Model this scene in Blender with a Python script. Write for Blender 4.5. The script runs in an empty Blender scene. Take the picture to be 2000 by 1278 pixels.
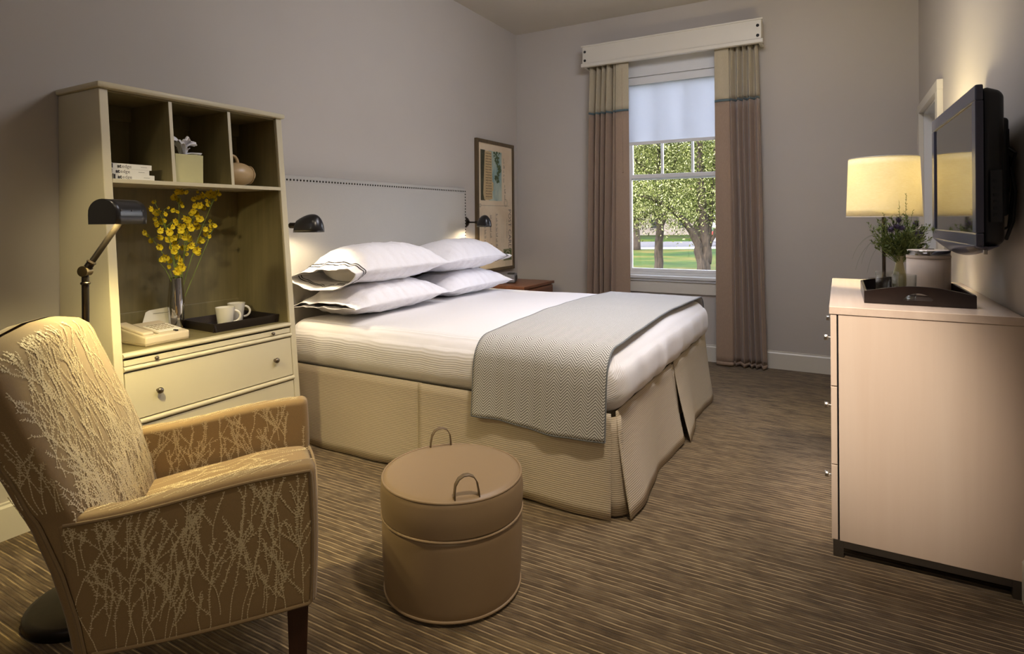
import bpy, bmesh, math, random
from mathutils import Vector, Matrix, noise
import numpy as np
C = bpy.context.scene.collection
sin, cos, pi, sqrt = math.sin, math.cos, math.pi, math.sqrt
def L(r, g, b):                                   # sRGB 0-255 to linear
    f = lambda c: (c/255/12.92) if c/255 <= .04045 else ((c/255+.055)/1.055)**2.4
    return (f(r), f(g), f(b), 1)

# ---------------------------------------------------------------- camera
F_PX, CY = 1144.0, 428.2
yaw, pit, rol = [math.radians(a) for a in (29.16, -0.015, -0.412)]
cf = Vector((-sin(yaw)*cos(pit), cos(yaw)*cos(pit), sin(pit)))
cr = Vector((cos(yaw), sin(yaw), 0)); cu = cr.cross(cf)
cr, cu = cr*cos(rol)+cu*sin(rol), -cr*sin(rol)+cu*cos(rol)
cam = bpy.data.objects.new('camera', bpy.data.cameras.new('camera')); C.objects.link(cam)
m = Matrix((cr, cu, -cf)).transposed().to_4x4(); m.translation = (0, 0, 1.27)
cam.matrix_world = m
cam.data.sensor_width = 36; cam.data.lens = F_PX/2000*36; cam.data.shift_y = -(639-CY)/2000
cam.data.clip_start = .05; cam.data.clip_end = 500
bpy.context.scene.camera = cam

# ---------------------------------------------------------------- light
sc = bpy.context.scene
sc.view_settings.view_transform = 'Standard'; sc.view_settings.look = 'None'
sc.view_settings.gamma = 1; sc.view_settings.use_curve_mapping = False
sc.view_settings.exposure = 0.0
w = bpy.data.worlds.new('sky'); sc.world = w; w.use_nodes = True
wn = w.node_tree.nodes; bg = wn['Background']
sky = wn.new('ShaderNodeTexSky'); sky.sky_type = 'NISHITA'; sky.sun_disc = False
sky.sun_elevation = math.radians(48); sky.sun_rotation = math.radians(200)
sky.air_density = 1.2; sky.dust_density = 2.0
hs_ = wn.new('ShaderNodeHueSaturation'); hs_.inputs['Saturation'].default_value = .42; hs_.inputs['Value'].default_value = 1
tn_ = wn.new('ShaderNodeMix'); tn_.data_type = 'RGBA'; tn_.blend_type = 'MULTIPLY'; tn_.inputs[0].default_value = 1; tn_.inputs[7].default_value = (1.03, .96, 1.03, 1)
w.node_tree.links.new(sky.outputs[0], hs_.inputs['Color']); w.node_tree.links.new(hs_.outputs[0], tn_.inputs[6]); w.node_tree.links.new(tn_.outputs[2], bg.inputs[0]); bg.inputs[1].default_value = 2.9

def light(kind, name, loc, power, col, size=.1, aim=None, spot=None, blend=.5, sy=None, spread=None):
    d = bpy.data.lights.new(name, kind); d.energy = power; d.color = col
    o = bpy.data.objects.new(name, d); C.objects.link(o); o.location = loc
    if kind == 'AREA':
        d.size = size
        if sy: d.shape = 'RECTANGLE'; d.size_y = sy
        if spread: d.spread = math.radians(spread)
    elif kind == 'SUN': d.angle = size
    else: d.shadow_soft_size = size
    if kind == 'SPOT': d.spot_size = math.radians(spot); d.spot_blend = blend
    if aim is not None:
        o.rotation_euler = (Vector(aim)-Vector(loc)).to_track_quat('-Z', 'Y').to_euler()
    return o
light('SUN', 'sun', (0, 0, 20), 1.5, (1, .92, .82), .009, aim=(9, 16, 0))
WARM = (1, .80, .58); NEUT = (1, .92, .95)
# added lights out of view: soft area fills overhead, spots aimed at single pieces
light('AREA', 'fill_area_rear', (-1.3, -.6, 3.1), 6, NEUT, 1.6, aim=(-1.5, 2.2, .6), sy=1.2)  # soft fill added behind the camera, not a real fixture
light('AREA', 'fill_area_middle', (-.7, 2.9, 3.12), 54, (.90, .90, 1), 1.1, aim=(-1.9, 3.8, .9), sy=1.1)  # added cool fill for the headboard wall and the bed
light('SPOT', 'fill_spot_bed', (-1.35, 3.3, 3.15), 46, (1, .92, .9), .06, aim=(-1.75, 3.1, .6), spot=72, blend=.9)  # added spot that brightens the top of the bed
light('SPOT', 'fill_spot_foot', (.1, 3.1, 3.15), 120, (.86, .88, 1), .09, aim=(-.85, 3.3, .35), spot=62, blend=1)  # added cool spot standing in for daylight on the foot of the bed
light('SPOT', 'fill_spot_front', (-.15, 1.25, 3.15), 230, (1, .84, .64), .09, aim=(-1.65, 2.3, .25), spot=66, blend=1)  # added warm spot for the near side of the bed
light('SPOT', 'pool_spot_dresser', (-.65, .9, 3.0), 640, (1, .84, .70), .08, aim=(.0, 2.5, .80), spot=20, blend=1)  # added spot that makes the warm pool on the dresser end
light('SPOT', 'fill_spot_desk', (-1.5, .9, 3.1), 40, (1, .84, .58), .08, aim=(-2.3, 1.6, .3), spot=60, blend=1)  # added warm spot towards the desk
light('SPOT', 'fill_spot_orchids', (-1.55, -.1, 1.75), 60, (1, .86, .52), .05, aim=(-2.8, 1.72, 1.0), spot=30, blend=.8)  # unseen spot added to light the orchids and desk from the front
light('SPOT', 'fill_spot_rear', (.2, -.9, 1.7), 34, (1, .80, .54), .12, aim=(-1.1, 1.3, .2), spot=62, blend=1)  # low warm fill added behind the camera for the ottoman and armchair

# ---------------------------------------------------------------- mesh helpers
class MB:
    def __init__(s): s.v = []; s.f = []; s.mi = []; s.uv = []; s.M = None
    def add(s, v, f, mi=0, uv=None):
        k = len(s.v)
        s.v += [tuple(p) for p in v]; s.uv += (list(uv) if uv else [(0, 0)]*len(v))
        s.f += [tuple(i+k for i in q) for q in f]; s.mi += [mi]*len(f); return s
    def merge(s, bm, mi=0):
        bm.verts.ensure_lookup_table(); bm.verts.index_update()
        s.add([v.co[:] for v in bm.verts], [[v.index for v in f.verts] for f in bm.faces], mi); bm.free(); return s
    def box(s, x0, x1, y0, y1, z0, z1, r=0, mi=0, seg=2):
        bm = bmesh.new(); bmesh.ops.create_cube(bm, size=1)
        for v in bm.verts:
            v.co = ((x0+x1)/2+v.co.x*(x1-x0), (y0+y1)/2+v.co.y*(y1-y0), (z0+z1)/2+v.co.z*(z1-z0))
        if r: bmesh.ops.bevel(bm, geom=bm.edges[:], offset=r, segments=seg, affect='EDGES', profile=.5)
        return s.merge(bm, mi)
    def tube(s, pts, r, n=10, mi=0, caps=True, closed=False, flat=1):
        pts = [Vector(p) for p in pts]; m_ = len(pts)
        rs = r if isinstance(r, (list, tuple)) else [r]*m_
        v = []; prev = None
        for i, p in enumerate(pts):
            if closed: t = pts[(i+1) % m_]-pts[i-1]
            else: t = pts[min(i+1, m_-1)]-pts[max(i-1, 0)]
            t.normalize()
            if prev is None:
                a = Vector((0, 0, 1)) if abs(t.z) < .9 else Vector((1, 0, 0))
                e1 = t.cross(a).normalized()
            else: e1 = (prev-t*prev.dot(t)).normalized()
            prev = e1; e2 = t.cross(e1)
            for k in range(n):
                a = 2*pi*k/n; v.append(p+e1*(rs[i]*cos(a))+e2*(rs[i]*sin(a)*flat))
        f = []
        for i in range(m_ if closed else m_-1):
            j = (i+1) % m_
            for k in range(n): f.append((i*n+k, i*n+(k+1) % n, j*n+(k+1) % n, j*n+k))
        if caps and not closed: f += [tuple(range(n))[::-1], tuple(range((m_-1)*n, m_*n))]
        return s.add(v, f, mi)
    def lathe(s, prof, cx=0, cy=0, n=32, mi=0, z0=0, capb=True, capt=True):
        v = [(cx+r*cos(2*pi*k/n), cy+r*sin(2*pi*k/n), z0+z) for r, z in prof for k in range(n)]
        f = [(i*n+k, i*n+(k+1) % n, (i+1)*n+(k+1) % n, (i+1)*n+k) for i in range(len(prof)-1) for k in range(n)]
        if capb and prof[0][0] > 1e-4: f.append(tuple(range(n))[::-1])
        if capt and prof[-1][0] > 1e-4: f.append(tuple(range((len(prof)-1)*n, len(prof)*n)))
        return s.add(v, f, mi)
    def grid(s, fn, nu, nv, mi=0, wrap=False, uvs=(1, 1)):
        v = []; uv = []
        for i in range(nu+1):
            for j in range(nv+1):
                v.append(fn(i/nu, j/nv)); uv.append((i/nu*uvs[0], j/nv*uvs[1]))
        f = [(i*(nv+1)+j, (i+1)*(nv+1)+j, (i+1)*(nv+1)+j+1, i*(nv+1)+j+1) for i in range(nu) for j in range(nv)]
        return s.add(v, f, mi, uv)
    def prism(s, poly, a0, a1, axis='y', r=0, mi=0, seg=2):
        """poly of (p,q): axis y -> (x,z), axis x -> (y,z), axis z -> (x,y)"""
        def P(p, q, a): return {'y': (p, a, q), 'x': (a, p, q), 'z': (p, q, a)}[axis]
        bm = bmesh.new(); n = len(poly)
        lo = [bm.verts.new(P(p, q, a0)) for p, q in poly]; hi = [bm.verts.new(P(p, q, a1)) for p, q in poly]
        bm.faces.new(lo[::-1]); bm.faces.new(hi)
        for i in range(n): bm.faces.new((lo[i], lo[(i+1) % n], hi[(i+1) % n], hi[i]))
        bmesh.ops.recalc_face_normals(bm, faces=bm.faces[:])
        if r: bmesh.ops.bevel(bm, geom=bm.edges[:], offset=r, segments=seg, affect='EDGES', profile=.5)
        return s.merge(bm, mi)
    def rbox(s, x0, x1, y0, y1, z0, z1, r=.03, n=(8, 8, 8), fn=None, mi=0, arc=4):
        """soft box: rounded edges all round, fn(Vector)->Vector bends the surface"""
        lo = (x0, y0, z0); hi = (x1, y1, z1)
        rr = min(r, (x1-x0)/2-1e-5, (y1-y0)/2-1e-5, (z1-z0)/2-1e-5)
        def coords(a):
            c0, c1 = lo[a], hi[a]
            e = [rr*(1-math.tan(pi/4*(1-k/arc))) for k in range(arc)]
            return [c0+q for q in e]+[c0+rr+(c1-c0-2*rr)*k/n[a] for k in range(n[a]+1)]+[c1-q for q in e[::-1]]
        vs = {}; V = []; Fc = []
        def vid(p):
            k = tuple(round(c, 6) for c in p)
            if k not in vs:
                q = Vector([min(max(p[a], lo[a]+rr), hi[a]-rr) for a in range(3)]); d = Vector(p)-q
                if d.length > 1e-9: q = q+d.normalized()*rr
                vs[k] = len(V); V.append(fn(q) if fn else q)
            return vs[k]
        for a in range(3):
            b, c = (a+1) % 3, (a+2) % 3; B_, C_ = coords(b), coords(c)
            for side in (0, 1):
                for i in range(len(B_)-1):
                    for j in range(len(C_)-1):
                        q = []
                        for bi, ci in ((i, j), (i+1, j), (i+1, j+1), (i, j+1)):
                            p = [0, 0, 0]; p[a] = (lo, hi)[side][a]; p[b] = B_[bi]; p[c] = C_[ci]; q.append(vid(p))
                        Fc.append(tuple(q) if side else tuple(q[::-1]))
        return s.add(V, Fc, mi)
    def xf(s, M, start=0):
        s.v = s.v[:start]+[tuple(M @ Vector(p)) for p in s.v[start:]]; return s

def obj(name, mb, mats, parent=None, world=True, smooth=40, uv=False, solid=0, recalc=False, **props):
    me = bpy.data.meshes.new(name)
    vv = mb.v
    if parent is not None and world:
        par = []; p = parent
        while p: par.append(p); p = p.parent
        M_ = Matrix.Identity(4)
        for p in par[::-1]: M_ = M_ @ p.matrix_basis
        Mi = M_.inverted(); vv = [tuple(Mi @ Vector(q)) for q in vv]
    me.from_pydata(vv, [], mb.f)
    for mt in (mats if isinstance(mats, (list, tuple)) else [mats]): me.materials.append(mt)
    if any(mb.mi): me.polygons.foreach_set('material_index', mb.mi)
    if uv:
        ul = me.uv_layers.new(name='UVMap'); li = np.zeros(len(me.loops), int); me.loops.foreach_get('vertex_index', li)
        a = np.array(mb.uv, dtype=np.float32)[li]; ul.data.foreach_set('uv', a.ravel())
    if recalc:
        bm = bmesh.new(); bm.from_mesh(me); bmesh.ops.recalc_face_normals(bm, faces=bm.faces[:]); bm.to_mesh(me); bm.free()
    if smooth:
        me.polygons.foreach_set('use_smooth', [True]*len(me.polygons))
        if smooth < 180:
            try: me.set_sharp_from_angle(angle=math.radians(smooth))
            except Exception: pass
    me.update()
    o = bpy.data.objects.new(name, me); C.objects.link(o)
    if parent is not None: o.parent = parent
    if solid:
        md = o.modifiers.new('thickness', 'SOLIDIFY'); md.thickness = solid; md.offset = 0
    for k, v in props.items(): o[k] = v
    return o
def thing(name, label, cat, loc=(0, 0, 0), rotz=0, group=None, kind=None):
    o = bpy.data.objects.new(name, None); C.objects.link(o); o.empty_display_size = .1
    o.location = loc; o.rotation_euler = (0, 0, rotz); o['label'] = label; o['category'] = cat
    if group: o['group'] = group
    if kind: o['kind'] = kind
    return o
def copypart(src, parent, loc=None, rot=None, scale=None):
    c = src.copy(); C.objects.link(c); c.parent = parent
    if loc is not None: c.location = loc
    if rot is not None: c.rotation_euler = rot
    if scale is not None: c.scale = (scale,)*3 if not isinstance(scale, (tuple, list)) else scale
    return c
def text_mb(s, size, bold=0, shear=0, sx=1):
    cu_ = bpy.data.curves.new('t', 'FONT'); cu_.body = s; cu_.size = size; cu_.offset = bold; cu_.shear = shear
    cu_.resolution_u = 2
    o = bpy.data.objects.new('t', cu_); C.objects.link(o); dg = bpy.context.evaluated_depsgraph_get()
    me = bpy.data.meshes.new_from_object(o.evaluated_get(dg)); mb = MB()
    mb.add([(v.co.x*sx, v.co.y, 0) for v in me.vertices], [tuple(p.vertices) for p in me.polygons])
    bpy.data.objects.remove(o); bpy.data.curves.remove(cu_); bpy.data.meshes.remove(me); return mb

# ---------------------------------------------------------------- materials
class MT:
    def __init__(s, name):
        s.m = bpy.data.materials.new(name); s.m.use_nodes = True; s.nt = s.m.node_tree
        s.N = s.nt.nodes; s.b = s.N['Principled BSDF']; s.out = s.N['Material Output']; s.tc = None
    def n(s, t, **k):
        q = s.N.new('ShaderNode'+t)
        for a, b in k.items(): setattr(q, a, b)
        return q
    def l(s, a, b): s.nt.links.new(a, b)
    def co(s, which='Object', sc=(1, 1, 1), rot=(0, 0, 0)):
        if not s.tc: s.tc = s.n('TexCoord')
        mp = s.n('Mapping'); mp.inputs['Scale'].default_value = sc; mp.inputs['Rotation'].default_value = rot
        s.l(s.tc.outputs[which], mp.inputs[0]); return mp.outputs[0]
    def math(s, op, a, b=None, c=None):
        q = s.n('Math', operation=op)
        for i, x in enumerate((a, b, c)):
            if x is None: continue
            if isinstance(x, (int, float)): q.inputs[i].default_value = x
            else: s.l(x, q.inputs[i])
        return q.outputs[0]
    def noise(s, vec, scale, detail=3, rough=.55):
        q = s.n('TexNoise'); q.inputs['Scale'].default_value = scale; q.inputs['Detail'].default_value = detail
        q.inputs['Roughness'].default_value = rough
        if vec is not None: s.l(vec, q.inputs['Vector'])
        return q.outputs['Fac']
    def ramp(s, fac, stops, interp='LINEAR'):
        q = s.n('ValToRGB'); q.color_ramp.interpolation = interp; e = q.color_ramp.elements
        while len(e) < len(stops): e.new(.5)
        for i, (p, c_) in enumerate(stops): e[i].position = p; e[i].color = c_ if len(c_) == 4 else (*c_, 1)
        s.l(fac, q.inputs[0]); return q.outputs[0]
    def mix(s, fac, a, b, mode='MIX'):
        q = s.n('Mix', data_type='RGBA', blend_type=mode)
        for i, x in ((0, fac), (6, a), (7, b)):
            if isinstance(x, (int, float)): q.inputs[i].default_value = x
            elif isinstance(x, tuple): q.inputs[i].default_value = x
            else: s.l(x, q.inputs[i])
        return q.outputs[2]
    def col(s, c_):
        if isinstance(c_, tuple): s.b.inputs['Base Color'].default_value = c_
        else: s.l(c_, s.b.inputs['Base Color'])
        return s
    def bump(s, h, strength=.3, dist=.002):
        q = s.n('Bump'); q.inputs['Strength'].default_value = strength; q.inputs['Distance'].default_value = dist
        s.l(h, q.inputs['Height']); s.l(q.outputs[0], s.b.inputs['Normal']); return s
    def p(s, rough=.5, metal=0, spec=.5, **k):
        s.b.inputs['Roughness'].default_value = rough; s.b.inputs['Metallic'].default_value = metal
        s.b.inputs['Specular IOR Level'].default_value = spec
        for a, b in k.items(): s.b.inputs[a.replace('_', ' ')].default_value = b
        return s
def vary(c_, d): return tuple(max(0, min(1, x*d)) for x in c_[:3])+(1,)
def paint(name, c_, rough=.5, spec=.4, sc=3, amt=.06, bs=180, bst=.05, metal=0):
    t = MT(name); n_ = t.noise(t.co(), sc, 4)
    t.col(t.ramp(n_, [(.3, vary(c_, 1-amt)), (.7, vary(c_, 1+amt))])).p(rough, metal, spec)
    t.bump(t.noise(t.co(), bs, 2), bst, .001); return t.m
def wood(name, c1, c2, rough=.4, axis=2, sc=8, bst=.08, stretch=14):
    t = MT(name); s_ = [stretch]*3; s_[axis] = 1
    v = t.co(sc=tuple(s_)); n_ = t.noise(v, sc/stretch*2.2, 6, .65)
    t.col(t.ramp(n_, [(.3, c1), (.7, c2)])).p(rough); t.bump(n_, bst, .001); return t.m
def cloth(name, c_, rough=.85, weave=900, amt=.08, bst=.25, big=2.5, bigamt=.05, sheen=.2):
    t = MT(name); n_ = t.noise(t.co(), weave, 1); n2 = t.noise(t.co(), big, 3)
    a = t.ramp(n_, [(.35, vary(c_, 1-amt)), (.65, vary(c_, 1+amt))])
    b_ = t.ramp(n2, [(.3, (1-bigamt,)*3), (.7, (1, 1, 1))])
    t.col(t.mix(1.0, a, b_, 'MULTIPLY')).p(rough, spec=.2); t.b.inputs['Sheen Weight'].default_value = sheen
    t.bump(n_, bst, .0006); return t.m
def cotton(name, c_):
    t = MT(name); n_ = t.noise(t.co(sc=(1, 1.6, 1)), 11, 3, .6); w_ = t.n('TexWave'); w_.inputs['Scale'].default_value = 3.5; w_.inputs['Distortion'].default_value = 7; w_.inputs['Detail'].default_value = 3; t.l(t.co(), w_.inputs[0])
    t.col(t.ramp(t.noise(t.co(), 600, 1), [(.3, vary(c_, .985)), (.7, vary(c_, 1.01))])).p(.9, spec=.15)
    t.bump(t.math('ADD', n_, t.math('MULTIPLY', w_.outputs['Fac'], .35)), .55, .018); return t.m

WALL = L(190, 183, 174)
m_wall = paint('wall_paint', WALL, .85, .2, 1.5, .02, 260, .12)
m_ceil = paint('ceiling_paint', L(205, 198, 186), .9, .2, 1.5, .02, 200, .1)
m_trim = paint('trim_paint', L(214, 208, 194), .35, .5, 2, .02, 60, .03)
m_wtrim = paint('window_white_paint', L(222, 222, 220), .35, .5, 2, .02, 60, .03)
m_cream = paint('cream_lacquer', L(200, 190, 160), .42, .4, 3, .03, 90, .05)
m_olive = wood('olive_stained_wood', L(116, 106, 72), L(134, 122, 84), .45, 2, 10)
m_bleach = wood('bleached_maple', L(216, 196, 176), L(222, 204, 185), .38, 2, 6, .04, 22)
m_bleachh = wood('bleached_maple_top', L(206, 186, 168), L(220, 202, 184), .22, 1, 6, .03, 22)
m_walnut = wood('walnut', L(98, 58, 38), L(140, 88, 58), .35, 1, 9)
m_dkwood = wood('espresso_wood', L(23, 16, 14), L(36, 25, 21), .3, 1, 9, .04)
m_leg = wood('dark_leg_wood', L(46, 28, 20), L(70, 44, 30), .35, 2, 9)
m_bronze = paint('dark_bronze', L(44, 38, 32), .38, .5, 20, .2, 120, .05, .8)
m_brass = paint('aged_brass', L(98, 84, 58), .35, .5, 20, .15, 120, .05, .9)
m_black = paint('black_enamel', L(24, 22, 24), .28, .5, 10, .1, 60, .02)
m_blkp = paint('black_plastic', L(20, 20, 22), .45, .5, 10, .1, 300, .06)
m_steel = paint('brushed_nickel', L(170, 165, 155), .3, .5, 20, .06, 150, .05, 1)
m_pewter = paint('pewter', L(122, 112, 98), .35, .5, 20, .1, 150, .05, 1)
m_frame = paint('grey_metal', L(92, 86, 78), .45, .5, 15, .06, 200, .05, .6)
m_chrome = paint('polished_silver', L(205, 205, 208), .07, .5, 15, .02, 40, .02, 1)
m_white = cloth('white_cotton', L(236, 234, 236), .9, 700, .015, .1, 6, .03, .1)
m_cotton = cotton('crisp_white_cotton', L(232, 230, 234))
m_liner = paint('lamp_inner_white', L(235, 228, 210), .6)
m_plastic = paint('beige_plastic', L(205, 190, 162), .45, .4, 10, .02, 300, .04)
m_plasticd = paint('beige_plastic_dark', L(150, 135, 105), .5)
m_navy = paint('blue_grey_plastic', L(70, 72, 90), .28, .5, 8, .04, 300, .03)
m_porc = paint('white_porcelain', L(232, 226, 210), .15, .6, 5, .01, 20, .01)
m_ink = paint('dark_ink', L(40, 36, 34), .8)
m_line = paint('grey_print', L(110, 104, 98), .8)
m_paper = paint('white_paper', L(232, 228, 216), .8, .2, 8, .01, 200, .03)
m_lthr = paint('ottoman_leather', L(140, 118, 90), .42, .45, 3, .03, 420, .10)
m_lthrd = paint('ottoman_strap_leather', L(105, 88, 66), .5, .4, 3, .04, 420, .1)
m_tan = cloth('tan_upholstery', L(138, 113, 76), .8, 700, .07, .3)
m_thread = paint('pale_thread', L(206, 188, 148), .6, .4, 30, .06)
m_welt = cloth('welt_cord', L(128, 106, 74), .8, 900, .08, .2)
m_hb = cloth('headboard_leather', L(178, 174, 166), .5, 300, .02, .12, 2, .03, .05)
# carpet: broken ribs running across the room
t = MT('striped_carpet'); v = t.co()
sp = t.n('SeparateXYZ'); t.l(v, sp.inputs[0])
P = .0225
yy = t.math('DIVIDE', t.math('ADD', sp.outputs[1], t.math('MULTIPLY', t.noise(v, 7, 4), .012)), P)
row = t.math('FLOOR', yy); fr = t.math('FRACT', yy)
def rown(fx, fr_, sc_, det=2):
    cb = t.n('CombineXYZ'); t.l(t.math('MULTIPLY', sp.outputs[0], fx), cb.inputs[0]); t.l(t.math('MULTIPLY', row, fr_), cb.inputs[1])
    return t.noise(cb.outputs[0], sc_, det, .6)
seg = rown(6.0, 7.31, 1.0); seg2 = rown(8.5, 3.77, 1.0)
base = t.ramp(seg2, [(.36, L(86, 70, 49)), (.5, L(102, 84, 60)), (.64, L(117, 99, 73))])
pres = t.ramp(seg, [(.40, (0, 0, 0)), (.47, (.35,)*3), (.54, (.9,)*3), (.62, (1, 1, 1))])
line = t.ramp(fr, [(.0, (0,)*3), (.05, (1,)*3), (.15, (1,)*3), (.24, (0,)*3)])
dark = t.ramp(fr, [(.30, (1,)*3), (.37, (.45,)*3), (.46, (1,)*3), (.70, (1,)*3), (.76, (.72,)*3), (.84, (1,)*3)])
c1 = t.mix(t.math('MULTIPLY', line, pres), base, L(180, 156, 116))
c2 = t.mix(1.0, c1, dark, 'MULTIPLY')
pile = t.noise(v, 420, 2)
c3 = t.mix(1.0, c2, t.ramp(pile, [(.3, (.78,)*3), (.7, (1.08,)*3)]), 'MULTIPLY')
t.col(c3).p(.95, spec=.1); t.b.inputs['Sheen Weight'].default_value = .15
t.bump(t.math('ADD', t.math('MULTIPLY', dark, .9), t.math('ADD', t.math('MULTIPLY', line, .5), t.math('MULTIPLY', pile, .5))), .8, .004); m_carpet = t.m

t = MT('bed_skirt_fabric'); v = t.co(); sp = t.n('SeparateXYZ'); t.l(v, sp.inputs[0])
zz = t.math('ADD', sp.outputs[2], t.math('MULTIPLY', t.noise(v, 9, 2), .004))
rb = t.math('SINE', t.math('MULTIPLY', zz, 2*pi/.0088))
n1 = t.noise(t.co(sc=(1, 1, 9)), 160, 2)
t.col(t.mix(1.0, t.ramp(rb, [(.0, L(184, 170, 148)), (.7, L(206, 192, 170))]), t.ramp(n1, [(.3, (.86,)*3), (.7, (1.04,)*3)]), 'MULTIPLY')).p(.9, spec=.15)
t.bump(t.math('ADD', rb, t.math('MULTIPLY', n1, .8)), .35, .0012); m_skirt = t.m

t = MT('ribbed_white_coverlet'); v = t.co(); sp = t.n('SeparateXYZ'); t.l(v, sp.inputs[0])
s_ = t.math('ADD', sp.outputs[2], t.math('MULTIPLY', sp.outputs[1], -1.0))
rb = t.math('SINE', t.math('MULTIPLY', s_, 2*pi/.0105))
t.col(t.ramp(rb, [(.0, L(228, 225, 224)), (.8, L(238, 235, 236))])).p(.9, spec=.15)
t.bump(t.math('ADD', t.math('MULTIPLY', rb, .25), t.math('MULTIPLY', t.noise(t.co(sc=(1, .35, 1)), 9, 3), 1.6)), .45, .004); m_cover = t.m

t = MT('herringbone_wool'); uvn = t.co('UV'); sp = t.n('SeparateXYZ'); t.l(uvn, sp.inputs[0])
pw = .064
zig = t.math('ABSOLUTE', t.math('SUBTRACT', t.math('FRACT', t.math('DIVIDE', sp.outputs[0], pw)), .5))
k = t.math('FRACT', t.math('ADD', t.math('DIVIDE', sp.outputs[1], .0125), t.math('MULTIPLY', zig, 5.2)))
st = t.math('ABSOLUTE', t.math('SUBTRACT', k, .5))
fz = t.noise(t.co(), 700, 2)
st2 = t.math('ADD', st, t.math('MULTIPLY', t.math('SUBTRACT', fz, .5), .12))
t.col(t.ramp(st2, [(.20, L(120, 118, 112)), (.27, L(216, 214, 210))])).p(.9, spec=.15)
t.bump(t.math('ADD', st2, t.math('MULTIPLY', fz, .5)), .5, .0015); m_throw = t.m
m_throwedge = cloth('throw_blue_grey_hem', L(112, 116, 118), .9, 500, .08, .4)

def curtain_mat(name, a, b_):
    t = MT(name); v = t.co(sc=(1, 1, .08)); n1 = t.noise(v, 620, 2)
    t.col(t.ramp(n1, [(.3, a), (.7, b_)])).p(.85, spec=.2); t.b.inputs['Sheen Weight'].default_value = .25
    t.bump(n1, .2, .0008); return t.m
m_cur1 = curtain_mat('linen_curtain', L(178, 166, 140), L(190, 178, 152))
m_cur2 = curtain_mat('taupe_curtain', L(150, 128, 110), L(166, 143, 122))
m_teal = cloth('slate_blue_trim', L(96, 112, 114), .8)
# roller shade cloth: light passes through
t = MT('roller_shade_cloth'); df = t.n('BsdfDiffuse'); tr = t.n('BsdfTranslucent'); mx = t.n('MixShader'); mx.inputs[0].default_value = .62
n1 = t.noise(t.co(), 600, 2); c_ = t.ramp(n1, [(.3, L(204, 206, 210)), (.7, L(216, 218, 222))])
t.l(c_, df.inputs[0]); t.l(c_, tr.inputs[0]); t.l(df.outputs[0], mx.inputs[1]); t.l(tr.outputs[0], mx.inputs[2]); t.l(mx.outputs[0], t.out.inputs[0]); m_roll = t.m
# lamp shade linen
t = MT('lampshade_linen'); df = t.n('BsdfDiffuse'); tr = t.n('BsdfTranslucent'); mx = t.n('MixShader'); mx.inputs[0].default_value = .42
n1 = t.noise(t.co(sc=(1, 1, 6)), 60, 4); n2 = t.noise(t.co(), 5, 3)
c_ = t.mix(1.0, t.ramp(n1, [(.3, L(240, 232, 204)), (.7, L(248, 242, 222))]), t.ramp(n2, [(.3, (.88,)*3), (.7, (1,)*3)]), 'MULTIPLY')
t.l(c_, df.inputs[0]); t.l(c_, tr.inputs[0]); t.l(df.outputs[0], mx.inputs[1]); t.l(tr.outputs[0], mx.inputs[2]); t.l(mx.outputs[0], t.out.inputs[0]); m_shade = t.m
# clear window pane
t = MT('window_glass'); g = t.n('BsdfGlossy'); g.inputs['Roughness'].default_value = .01; tp = t.n('BsdfTransparent'); fz = t.n('Fresnel'); fz.inputs[0].default_value = 1.25
nn = t.noise(t.co(), 2, 1); cg = t.ramp(nn, [(0, (.97, .98, .98)), (1, (.99, 1, 1))]); t.l(cg, tp.inputs[0])
mx = t.n('MixShader'); t.l(fz.outputs[0], mx.inputs[0]); t.l(tp.outputs[0], mx.inputs[1]); t.l(g.outputs[0], mx.inputs[2]); t.l(mx.outputs[0], t.out.inputs[0]); m_pane = t.m
t = MT('clear_glass'); t.p(.01, 0, .5); t.b.inputs['Transmission Weight'].default_value = 1; t.b.inputs['IOR'].default_value = 1.3
t.col(t.ramp(t.noise(t.co(), 3, 1), [(0, (.97, .98, .97)), (1, (1, 1, 1))])); m_glass = t.m

# ---------------------------------------------------------------- room
XL, XR, YB, YR, H = -2.93, .535, 5.365, -1.7, 3.187
def struct(name, mb, m_, parent=None, **k):
    if parent is None: k['kind'] = 'structure'
    return obj(name, mb, m_, parent, **k)
struct('floor', MB().box(XL-.15, XR+.15, YR-.15, YB+.15, -.12, 0), m_carpet, smooth=0)
struct('ceiling', MB().box(XL-.15, XR+.15, YR-.15, YB+.15, H, H+.15), m_ceil, smooth=0)
struct('wall_left', MB().box(XL-.15, XL, YR-.15, YB+.15, 0, H), m_wall, smooth=0)
struct('wall_rear', MB().box(XL, XR, YR-.15, YR, 0, H), m_wall, smooth=0)
WX0, WX1, WZ0, WZ1 = -1.80, -.80, .74, 2.59
struct('wall_window', MB().box(XL, WX0, YB, YB+.15, 0, H).box(WX1, XR, YB, YB+.15, 0, H).box(WX0, WX1, YB, YB+.15, 0, WZ0).box(WX0, WX1, YB, YB+.15, WZ1, H), m_wall, smooth=0)
DY0, DY1, DZ = 4.29, 5.11, 2.01
struct('wall_right', MB().box(XR, XR+.15, YR, DY0, 0, H).box(XR, XR+.15, DY1, YB+.15, 0, H).box(XR, XR+.15, DY0, DY1, DZ, H), m_wall, smooth=0)
def base(name, x0, x1, y0, y1, ax):
    pr = [(0, 0), (.016, 0), (.016, .128), (.010, .138), (.010, .146), (0, .148)]
    mb = MB()
    if ax == 'L': mb.prism([(XL+p, q) for p, q in pr], y0, y1, 'y')
    if ax == 'R': mb.prism([(XR-p, q) for p, q in pr], y0, y1, 'y')
    if ax == 'B': mb.prism([(YB-p, q) for p, q in pr], x0, x1, 'x')
    struct(name, mb, m_trim, smooth=0)
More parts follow.
